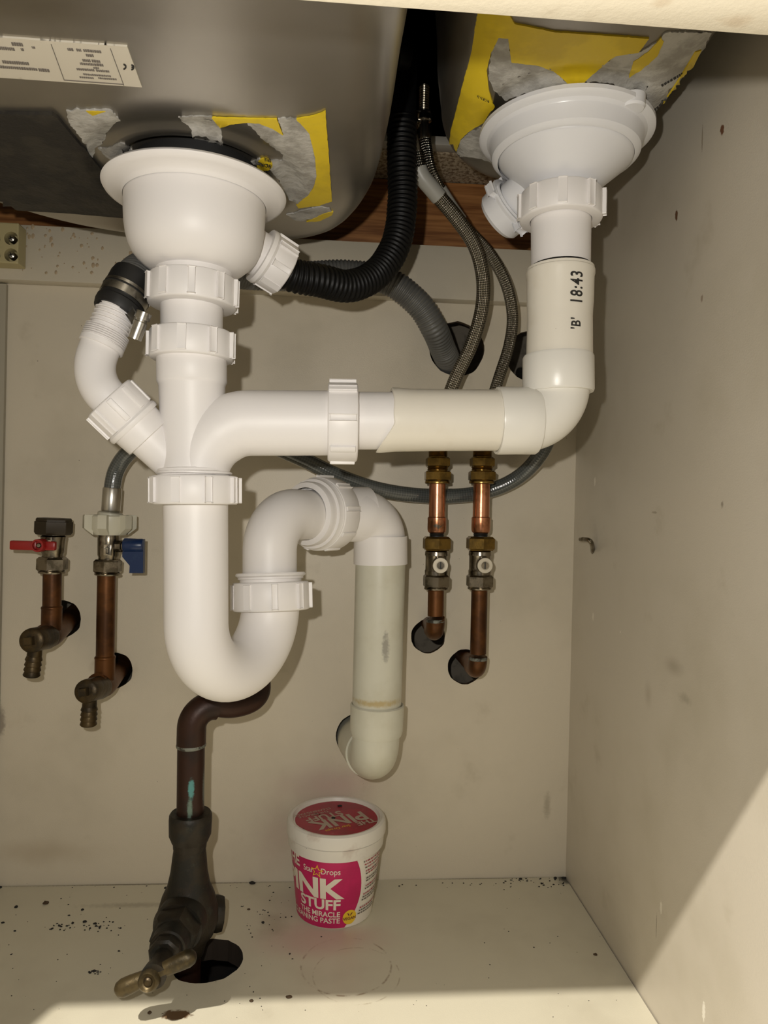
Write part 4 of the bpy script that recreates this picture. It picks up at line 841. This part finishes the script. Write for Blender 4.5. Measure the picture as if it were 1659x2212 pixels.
# ---- stopcock
Ys = .572
sc_p = thing('copper_pipe', P(412, 1755, Ys), 'dark 22 mm copper pipe bending behind the trap above the stopcock', 'pipe')
q = P(412, 1650, Ys); r22 = W(29, q)
b = BM(); tube2(b, P(413, 1590, Ys), P(411, 1775, Ys), r22); obj('pipe', b, mat('dark_copper_run', (0.030, 0.010, 0.005), .45, .4, col2=(0.018, 0.008, 0.005), nscale=30, layers=[('spot', (0.10, 0.30, 0.30), P(413, 1705, Ys - .01), (.0028, 1, .010), .5, .9), ('spot', (0.16, 0.24, 0.20), P(410, 1750, Ys - .01), (.0025, 1, .012), .6, .8), ('spot', (0.2, 0.25, 0.22), P(437, 1710, Ys - .01), (.0012, 1, .02), .6, .6)]), sc_p)
b = BM(); cA = P(413, 1612, Ys); cC = P(416, 1518, Ys); cB = P(500, 1527, Ys + .012)
sweep(b, [cA] + bend(P(414, 1572, Ys), cC, cB, 16)[0:] , W(31, q), 44)
obj('elbow', b, coppd, sc_p, sharp=60)
b = BM(); e = bend(P(414, 1572, Ys), cC, cB, 16)[-1]; de = (cB - cC).normalized(); sweep(b, catmull([e - de * .004, P(500, 1527, Ys + .014), P(540, 1517, Ys + .024), P(560, 1497, Ys + .032), P(562, 1465, Ys + .04), P(560, 1420, Ys + .06), P(560, 1400, BY + .03)], 10), W(24, q), 36); obj('branch_pipe', b, coppd, sc_p)
b = BM(); lathe(b, P(413, 1606, Ys), P(413, 1616, Ys), [(0, W(31, q)), (.001, W(32, q)), (.0025, W(31, q)), (.003, W(29, q))], 40); obj('solder_ring', b, solder, sc_p)
st = thing('stopcock', P(400, 2050, Ys), 'old oxidised bronze stopcock with T-shaped handle above the floor hole', 'stopcock')
ws_ = lambda w: W(w / 2, P(400, 1900, Ys))
b = BM(); A = P(412, 1755, Ys); B = P(410, 1830, Ys); L = (B - A).length; turned(b, A, B, [(0, ws_(60)), (0, ws_(84)), (.06, ws_(90)), (.2, ws_(91)), (.62, ws_(89)), (.75, ws_(80)), (.8, ws_(78)), (.82, ws_(72)), (1, ws_(70))], 40); obj('compression_nut', b, bronze, st)
b = BM(); A = P(410, 1822, Ys); B = P(404, 2060, Ys + .002); L = (B - A).length
f_ = lambda y: (y - 1822) / (2060 - 1822)
turned(b, A, B, [(0, ws_(66)), (f_(1835), ws_(68)), (f_(1850), ws_(72)), (f_(1880), ws_(78)), (f_(1910), ws_(90)), (f_(1935), ws_(112)), (f_(1960), ws_(126)), (f_(1990), ws_(128)), (f_(2015), ws_(112)), (f_(2030), ws_(88)), (f_(2040), ws_(80)), (1, ws_(70))], 52)
bc = P(415, 1990, Ys + .004); lathe(b, bc + Vector((.012, .012, -.001)), bc + Vector((.034, .018, -.004)), [(0, ws_(50)), (0, ws_(78)), (.006, ws_(80)), (.010, ws_(74)), (.010, 0)], 8)
obj('body', b, bronze, st, sharp=50)
# bonnet and spindle towards the handle
c0 = P(394, 1985, Ys - .012); hub = P(331, 2110, .493); dsp = (hub - c0).normalized(); Lsp = (hub - c0).length
b = BM(); turned(b, c0 - dsp * .004, c0 + dsp * .030, [(0, ws_(104)), (.4, ws_(108)), (.5, ws_(102))], 44); turned(b, c0 + dsp * .008, c0 + dsp * .026, [(0, ws_(96)), (.12, ws_(102)), (.85, ws_(100)), (1, ws_(88))], 6, .2)
turned(b, c0 + dsp * .026, c0 + dsp * .038, [(0, ws_(76)), (.9, ws_(72)), (1, ws_(66))], 40); turned(b, c0 + dsp * .036, c0 + dsp * .046, [(0, ws_(62)), (.15, ws_(66)), (.85, ws_(64)), (1, ws_(54))], 8, .5); obj('bonnet', b, bronze, st)
b = BM(); turned(b, c0 + dsp * .04, hub, [(0, ws_(38)), (.6, ws_(36)), (.75, ws_(44)), (1, ws_(48))], 32); obj('spindle', b, bronze, st)
hnd = mat('worn_brass_handle', (0.085, 0.062, 0.028), .42, .7, col2=(0.04, 0.032, 0.018), nscale=60, lo=.42, hi=.62, bump=.3)
b = BM(); h0 = P(248, 2142, .497); h1 = P(424, 2062, .497); hd = (h1 - h0).normalized(); hl = (h1 - h0).length; wr = W(18, hub)
pr = [(0, 0), (.0008, wr * .5), (.0025, wr * .85), (.006, wr * 1.05), (hl * .2, wr * 1.03), (hl * .4, wr * .86), (hl * .5, wr * .8), (hl * .6, wr * .86), (hl * .8, wr * 1.0), (hl - .006, wr * 1.03), (hl - .0025, wr * .85), (hl - .0008, wr * .5), (hl, 0)]
lathe(b, h0, h1, pr, 36); fw = Vector((-.1, -.97, .2)).normalized(); hf = (h0 + h1) / 2; hf = P(331, 2106, .50)
lathe(b, hf - fw * .010, hf + fw * .012, [(0, 0), (0, wr * 1.1), (.004, wr * 1.25), (.018, wr * 1.3), (.021, wr * 1.2), (.0225, wr * 1.0), (.0215, wr * .8), (.0205, wr * .62), (.0205, 0)], 36); hh = obj('handle', b, hnd, st, 'worn brass T handle', sharp=45)
b = BM(); s_ = hf + fw * .0105; lathe(b, s_, s_ + fw, [(0, 0), (0, wr * .55), (.001, wr * .5), (.0018, wr * .3), (.0018, 0)], 20); obj('handle_screw', b, brassd, hh)
fp = thing('copper_pipe', Vector((P(411, 2070, Ys).x, Ys, -.1)), 'dark copper pipe rising through the round floor hole', 'pipe')
b = BM(); tube2(b, P(404, 2040, Ys + .002), Vector((P(408, 2110, Ys).x, Ys + .002, -.119)), r22); obj('pipe', b, coppd, fp)
# ---- block, pin
blk_m = mat('yellowed_plastic', (0.42, 0.36, 0.19), .5)
kb = thing('corner_block', P(10, 570, .676), 'yellowed plastic corner joint block screwed at the left end of the back rail', 'joint block')
b = BM(); x1 = P(42, 520, .67).x; zA = P(20, 570, .67).z; zB = P(20, 482, .67).z
V_, F_ = None, None
box(b, (LX + .0005, .668, zA), (x1, .6848, zB), .0012)
o = obj('block', b, blk_m, kb)
cells = []
for (px, py) in ((24, 515), (24, 551), (-14, 515), (-14, 551)):
    s = P(px, py, .668); b_ = BM(); lathe(b_, s + Vector((0, .0105, 0)), s - Vector((0, .01, 0)), [(0, 0), (0, W(14.5, s)), (.013, W(14.5, s)), (.013, 0)], 28); cells.append(obj('cutter', b_, [blk_m], loc=Vector((0, 0, 0))))
bpy.context.view_layer.update(); off = o.matrix_world.translation.copy()
cutholes(o, cells, blk_m)
for (px, py) in ((24, 515), (24, 551), (-14, 515), (-14, 551)):
    s = P(px + .5, py, .672); b = BM(); lathe(b, s + Vector((0, .006, 0)), s - Vector((0, .01, 0)), [(0, 0), (0, W(8.2, s)), (.004, W(8.2, s)), (.0062, W(6.5, s)), (.0070, W(3, s)), (.0072, 0)], 28); sc_ = obj('screw', b, chrome, kb)
    b = BM(); f = s - Vector((0, .0012, 0)); obox(b, f, Vector((1, 0, .3)).normalized(), Vector((0, 1, 0)), Vector((-.3, 0, 1)).normalized(), W(9, s), .0006, W(1.8, s)); obox(b, f, Vector((1, 0, .3)).normalized(), Vector((0, 1, 0)), Vector((-.3, 0, 1)).normalized(), W(1.8, s), .0006, W(9, s)); obj('cross_recess', b, dark, sc_)
b = BM(); w0 = PX(1286, 1167, RX); k1 = PX(1279, 1167, RX - .009); pts = [PX(1252, 1164, RX - .0045) , PX(1262, 1164, RX - .0075), PX(1274, 1166, RX - .0075), PX(1279, 1175, RX - .006), PX(1281, 1195, RX - .0025)]
pts = [PX(1253, 1165, RX - .013), PX(1263, 1165, RX - .011), PX(1274, 1168, RX - .009), PX(1279, 1178, RX - .005), PX(1281, 1194, RX + .001)]
sweep(b, catmull(pts, 6), lambda s, t: .0021 * (1 if .06 < s / t < .96 else .8), 20)
tag(obj('shelf_pin', b, nick), 'small bent metal shelf pin stuck in the right side panel', 'shelf pin')
# ---- scrap of paper hanging at the right bowl
# ---- tub
tc = PZ(725, 1955); tc = Vector((P(724, 1900, .652).x, .652, 0)); rb_ = W(84, P(724, 2005, .625)); rl2 = W(108, Vector((tc.x, .645, .083))); Ht = .086
tub = thing('cleaning_paste_tub', tc, 'magenta and white plastic tub of cleaning paste on the cabinet floor', 'tub')
wt = mat('tub_white', (0.74, 0.70, 0.62), .35, layers=[('noise', (0.45, 0.38, 0.28), 60, .62, .75, .5), ('speck', (0.1, .07, .05), 160, .15, .7)])
pink = mat('magenta_label', (0.50, 0.012, 0.105), .38, col2=(0.44, 0.010, 0.09), nscale=40)
zl0 = .067
def rz(z): return rb_ + (rl2 * .915 - rb_) * (z / zl0)
b = BM(); lathe(b, tc, tc + up, [(0, 0), (0, rb_ - .001), (.001, rb_), (.030, rz(.03)), (zl0, rz(zl0)), (zl0 + .003, rz(zl0)), (zl0 + .003, 0)], 80); obj('tub_body', b, wt, tub)
b = BM(); zb_ = .0625; lathe(b, tc + up * zb_, tc + up, [(0, rz(zb_)), (0, rl2 * .955), (.0098, rl2 * .975), (.0102, rl2 * .955), (.0108, rl2 * .955), (.0112, rl2 * 1.0), (.019, rl2 * .995), (.0215, rl2 * .975), (.0228, rl2 * .93), (.0224, rl2 * .88), (.0195, rl2 * .855), (.0192, rl2 * .4), (.0192, 0)], 96)
lathe(b, tc + up * (zb_ + .0102), tc + up, [(0, rl2 * .9), (0, rl2 * .957), (.0006, rl2 * .957), (.0006, rl2 * .9)], 60)
lid = obj('lid', b, mat('lid_white', (0.68, 0.65, 0.59), .4, layers=[('noise', (0.42, 0.32, 0.27), 45, .55, .75, .5), ('speck', (0.08, .06, .05), 140, .16, .8)]), tub, sharp=30)
def tp_(th, z, e=.0004): r_ = rz(z) + e; return tc + Vector((math.sin(th) * r_, -math.cos(th) * r_, z))
def rt_(z): t = (z - .034) / .03; return .62 - .20 * t * t if z > .034 else .62 - .42 * ((.034 - z) / .034) ** 2
b = BM(); rows = []
for i in range(22):
    z = .0015 + (.0622 - .0015) * i / 21; e_ = rt_(z); rows.append([b.b.verts.new(tp_(-2.2 + (e_ + 2.2) * j / 60, z)) for j in range(61)])
for i in range(21):
    for j in range(60): b.b.faces.new([rows[i][j], rows[i][j + 1], rows[i + 1][j + 1], rows[i + 1][j]])
tl = obj('wrap_label', b, pink, tub, 'magenta printed wrap label')
lw = mat('label_white_ink', (0.72, 0.66, 0.55), .45)
def tt(b, s, th_r, z, size, wf=1.0, **k):      # right-aligned on the tub wall
    put_text(b, s, lambda x, y: tp_(th_r + x * size * wf / rz(z), z + y * size, .0007), align='RIGHT', sub=.25, **k)
b = BM(); TH = .12
tt(b, 'PINK', TH + .02, .0292, .0246, 1.22, bold=.035, spacing=.95)
tt(b, 'STUFF', TH, .0187, .0128, 1.1, bold=.03); tt(b, 'THE MIRACLE', TH, .0120, .0066, .95, bold=.02); tt(b, 'CLEANING PASTE', TH, .0062, .0066, .95, bold=.02)
tt(b, 'THE', -.90, .0515, .0135, .9, bold=.03)
tt(b, 'Star', -.50, .0508, .0075, .9, bold=.005); tt(b, 'Drops', TH - .02, .0508, .0075, .9, bold=.005); obj('label_lettering', b, lw, tl)
gold = mat('yellow_print', (0.75, 0.50, 0.03), .45)
b = BM()
def star(cx, cz, R0, R1, hollow=True):
    o_ = [(cx + (R0 if i % 2 == 0 else R1) * math.sin(i * PI / 5 + .1), cz + (R0 if i % 2 == 0 else R1) * math.cos(i * PI / 5 + .1)) for i in range(10)]
    i_ = [(cx + .72 * (x - cx), cz + .72 * (z - cz)) for x, z in o_]
    A_ = [b.b.verts.new(tp_(x, z, .0008)) for x, z in [(a / rz(.05) * 1.0, c_) for a, c_ in o_]]; B_ = [b.b.verts.new(tp_(x, z, .0008)) for x, z in [(a / rz(.05), c_) for a, c_ in i_]]
    for i in range(10): b.b.faces.new([A_[i], A_[(i + 1) % 10], B_[(i + 1) % 10], B_[i]])
star(-.42 * rz(.05), .0527, .0062, .0026); obj('star_emblem', b, gold, tl)
b = BM(); vc = (.36, .0105); cen = b.b.verts.new(tp_(*vc, .0006)); rg_ = [b.b.verts.new(tp_(vc[0] + .0062 / rz(.01) * math.cos(a / 28 * 2 * PI), vc[1] + .0066 * math.sin(a / 28 * 2 * PI), .0007)) for a in range(28)]
for i in range(28): b.b.faces.new([cen, rg_[i], rg_[(i + 1) % 28]])
vb = obj('round_badge', b, gold, tl, 'yellow round badge')
b = BM(); put_text(b, 'VEGAN', lambda x, y: tp_(vc[0] + x * .0036 / rz(.01), vc[1] - .0022 + y * .0036, .0010), align='CENTER', bold=.02)
for sg in (-1, 1):
    v_ = [b.b.verts.new(tp_(vc[0] + sg * x / rz(.01), vc[1] + z, .0010)) for x, z in ((.0002, .0012), (.0012, .0018), (.0026, .0042), (.0010, .0036))]; b.b.faces.new(v_)
obj('badge_print', b, mat('dark_red_print', (.12, .02, .03), .5), vb)
b = BM(); b2 = BM(); rr = random.Random(9)
for z, red_ in ((.0575, 1), (.0545, 1), (.0515, 1), (.048, 1), (.0455, 1), (.041, 0), (.0385, 0), (.034, 1), (.0315, 0), (.027, 1), (.0245, 0), (.022, 0), (.0155, 1), (.013, 0), (.0105, 0)):
    th = max(rt_(z) + .10, .60 if z > .02 else .52) + rr.uniform(0, .06); end = th + rr.uniform(.55, .8)
    while th < end:
        w = rr.uniform(.03, .09); tgt_ = b if (red_ and rr.random() < .8) else b2
        tgt_.b.faces.new([tgt_.b.verts.new(tp_(*q_, .0006)) for q_ in ((th, z), (th + w, z), (th + w, z + .0012), (th, z + .0012))]); th += w + .022
obj('small_print', b, mat('red_small_print', (.35, .04, .06), .5), tub); obj('small_print', b2, mat('grey_small_print', (.12, .10, .08), .5), tub)
lz = zb_ + .0192
b = BM(); lathe(b, tc + up * (lz + .0001), tc + up, [(0, rl2 * .835), (.0004, rl2 * .83), (.0004, 0)], 72); ll = obj('lid_label', b, mat('dusty_magenta', (0.34, 0.012, 0.035), .4, col2=(0.27, 0.02, 0.035), nscale=60, layers=[('speck', (.02, .015, .01), 110, .2, .9), ('noise', (.42, .22, .2), 90, .64, .74, .5)]), lid, 'magenta lid label')
lfade = mat('lid_faded_print', (0.42, 0.34, 0.27), .5)
ang = PI + .46; ca, sa = math.cos(ang), math.sin(ang)
def lt(b, s, x0, y0, size, **k): put_text(b, s, lambda x, y: tc + Vector((ca * (x0 + x * size) - sa * (y0 + y * size), sa * (x0 + x * size) + ca * (y0 + y * size), lz + .0007)), align='CENTER', **k)
b = BM(); lt(b, 'THE', -.020, .0160, .0105, bold=.03); lt(b, 'PINK', -.001, -.0020, .0240, bold=.03); lt(b, 'STUFF', .0085, -.0125, .0135, bold=.03); lt(b, 'THE MIRACLE', .015, -.0185, .0050, bold=.01); lt(b, 'CLEANING PASTE', .015, -.0235, .0050, bold=.01)
obj('lid_lettering', b, lfade, ll)
b = BM(); lt(b, 'Star Drops', 0.008, .0170, .0055); obj('lid_brand_lettering', b, gold, ll)
# ---- crumbs
cr = random.Random(21); soot = mat('black_crumb', (0.012, 0.010, 0.008), .8); brn = mat('brown_crumb', (0.06, 0.035, 0.015), .8)
def crumb_bm(bm, c, r, rnd):
    res = bmesh.ops.create_icosphere(bm.b, subdivisions=2, radius=r)
    sx, sy = rnd.uniform(.8, 1.5), rnd.uniform(.7, 1.1)
    for v in res['verts']:
        n_ = 1 + .35 * noise.noise(v.co * (2 / r) + Vector((c.x * 99, c.y * 99, 0))); v.co = Vector((v.co.x * n_ * sx, v.co.y * n_ * sy, max(v.co.z * n_ * .6, -r * .35) + r * .35)) + c
big = [(35, 1960, 5, 1), (99, 1952, 7, 0), (178, 1966, 4, 1), (6, 1994, 3.5, 1), (183, 1992, 5, 1), (157, 1995, 4.5, 1), (149, 1978, 3, 1), (205, 1996, 4, 1), (358, 1919, 4.5, 1), (545, 1908, 6, 1), (467, 1987, 4, 1), (568, 1994, 5, 1), (257, 2055, 3, 1), (624, 2155, 6, 0), (323, 2189, 6, 0), (626, 2061, 3, 1), (1286, 2063, 5, 0), (1124, 1898, 4, 1), (1197, 1894, 5, 1), (1222, 1893, 5, 1), (3, 1914, 5, 1), (537, 1965, 3, 0), (203, 2098, 4, 1), (543, 2163, 5, 0)]
WH = ['left of the stopcock, the second from the left edge', 'below the back joint at the left, the biggest one there', 'above the speckled streak on the left', 'at the left picture edge, below the back joint', 'at the right end of the speckled streak', 'in the middle of the speckled streak', 'just above the speckled streak', 'furthest right of the speckled streak', 'against the back panel, left of the stopcock', 'in the back joint, left of the tub', 'just right of the stopcock body', 'between the stopcock and the tub', 'left of the stopcock handle', 'below the tub at the front lit strip', 'in the shadow of the stopcock handle', 'right of the round floor hole', 'alone near the right side panel', 'in the back joint, left of the right corner', 'in the back joint, beside the right corner', 'exactly in the back right corner', 'in the back joint at the left picture edge', 'above the round floor hole, towards the tub', 'left of the stopcock handle, in a small cluster', 'on the front lit strip, left of the largest one']
for (x, y, r_, k), wh in zip(big, WH):
    c = PZ(x, y); c.y = min(c.y, BY - .004); c.x = min(c.x, RX - .003); b = BM(); crumb_bm(b, c, W(r_, c) * .8, cr)
    o = obj('dirt_crumb', b, soot if k else brn); tag(o, ('black' if k else 'brown') + ' crumb ' + wh, 'crumb', 'crumbs on the cabinet floor')
b = BM()
def many(n, fx, fy, r0, r1):
    for _ in range(n):
        x, y = fx(), fy(); c = PZ(x, y)
        if c.y > BY - .002 or c.x > RX - .002 or (c - Vector((fh.x, fh.y, 0))).length < .03 or (c - tc).length < .04: continue
        crumb_bm(b, c, W(cr.uniform(r0, r1), c), cr)
many(45, lambda: cr.gauss(170, 55), lambda: cr.gauss(2000, 7), .8, 2.4); many(60, lambda: cr.uniform(0, 700), lambda: cr.uniform(1925, 2200), .5, 1.6); many(35, lambda: cr.gauss(560, 60), lambda: cr.gauss(1985, 30), .6, 1.8)
many(40, lambda: cr.uniform(1080, 1222), lambda: cr.gauss(1905, 7), .6, 2); many(40, lambda: cr.uniform(0, 1222), lambda: cr.uniform(1906, 1918), .6, 1.8); many(25, lambda: cr.uniform(850, 1400), lambda: cr.uniform(1930, 2200), .4, 1.5); many(14, lambda: cr.gauss(205, 14), lambda: cr.gauss(2098, 5), .8, 2.4)
tag(obj('dirt_specks', b, soot), 'tiny dark dirt specks scattered over the cabinet floor', 'dirt', kind='stuff')
b = BM()
for (x, y, r_) in ((734, 1742, 3.4), (720, 1768, 3.6), (655, 1792, 2), (765, 1806, 1.6), (700, 1812, 1.8), (690, 1760, 1.6)):
    c = PZ(x, y, lz + .0005); crumb_bm(b, c, W(r_, c), cr)
tag(obj('dirt_specks', b, soot), 'dark dirt specks lying on the lid of the tub', 'dirt', kind='stuff')
# dried drips on the back rail
b = BM(); dr = random.Random(4); n_ = 0
while n_ < 70:
    x = dr.uniform(48, 300) if n_ < 60 else dr.uniform(300, 330); y = dr.uniform(488, 592)
    if y < 482 + (x - 60) * .13: continue
    c = P(x, y, .685); res = bmesh.ops.create_icosphere(b.b, subdivisions=2, radius=1); s_ = W(dr.choice((1.2, 1.6, 2.2, 3.0, 3.8)), c); st_ = dr.uniform(1, 1.7)
    for v in res['verts']: v.co = Vector((v.co.x * s_, v.co.y * .0004, v.co.z * s_ * st_)) + c
    n_ += 1
tag(obj('dried_drips', b, mat('drip', (0.40, 0.31, 0.20), .35)), 'brownish dried droplets on the back rail left of the trap', 'drips', kind='stuff')
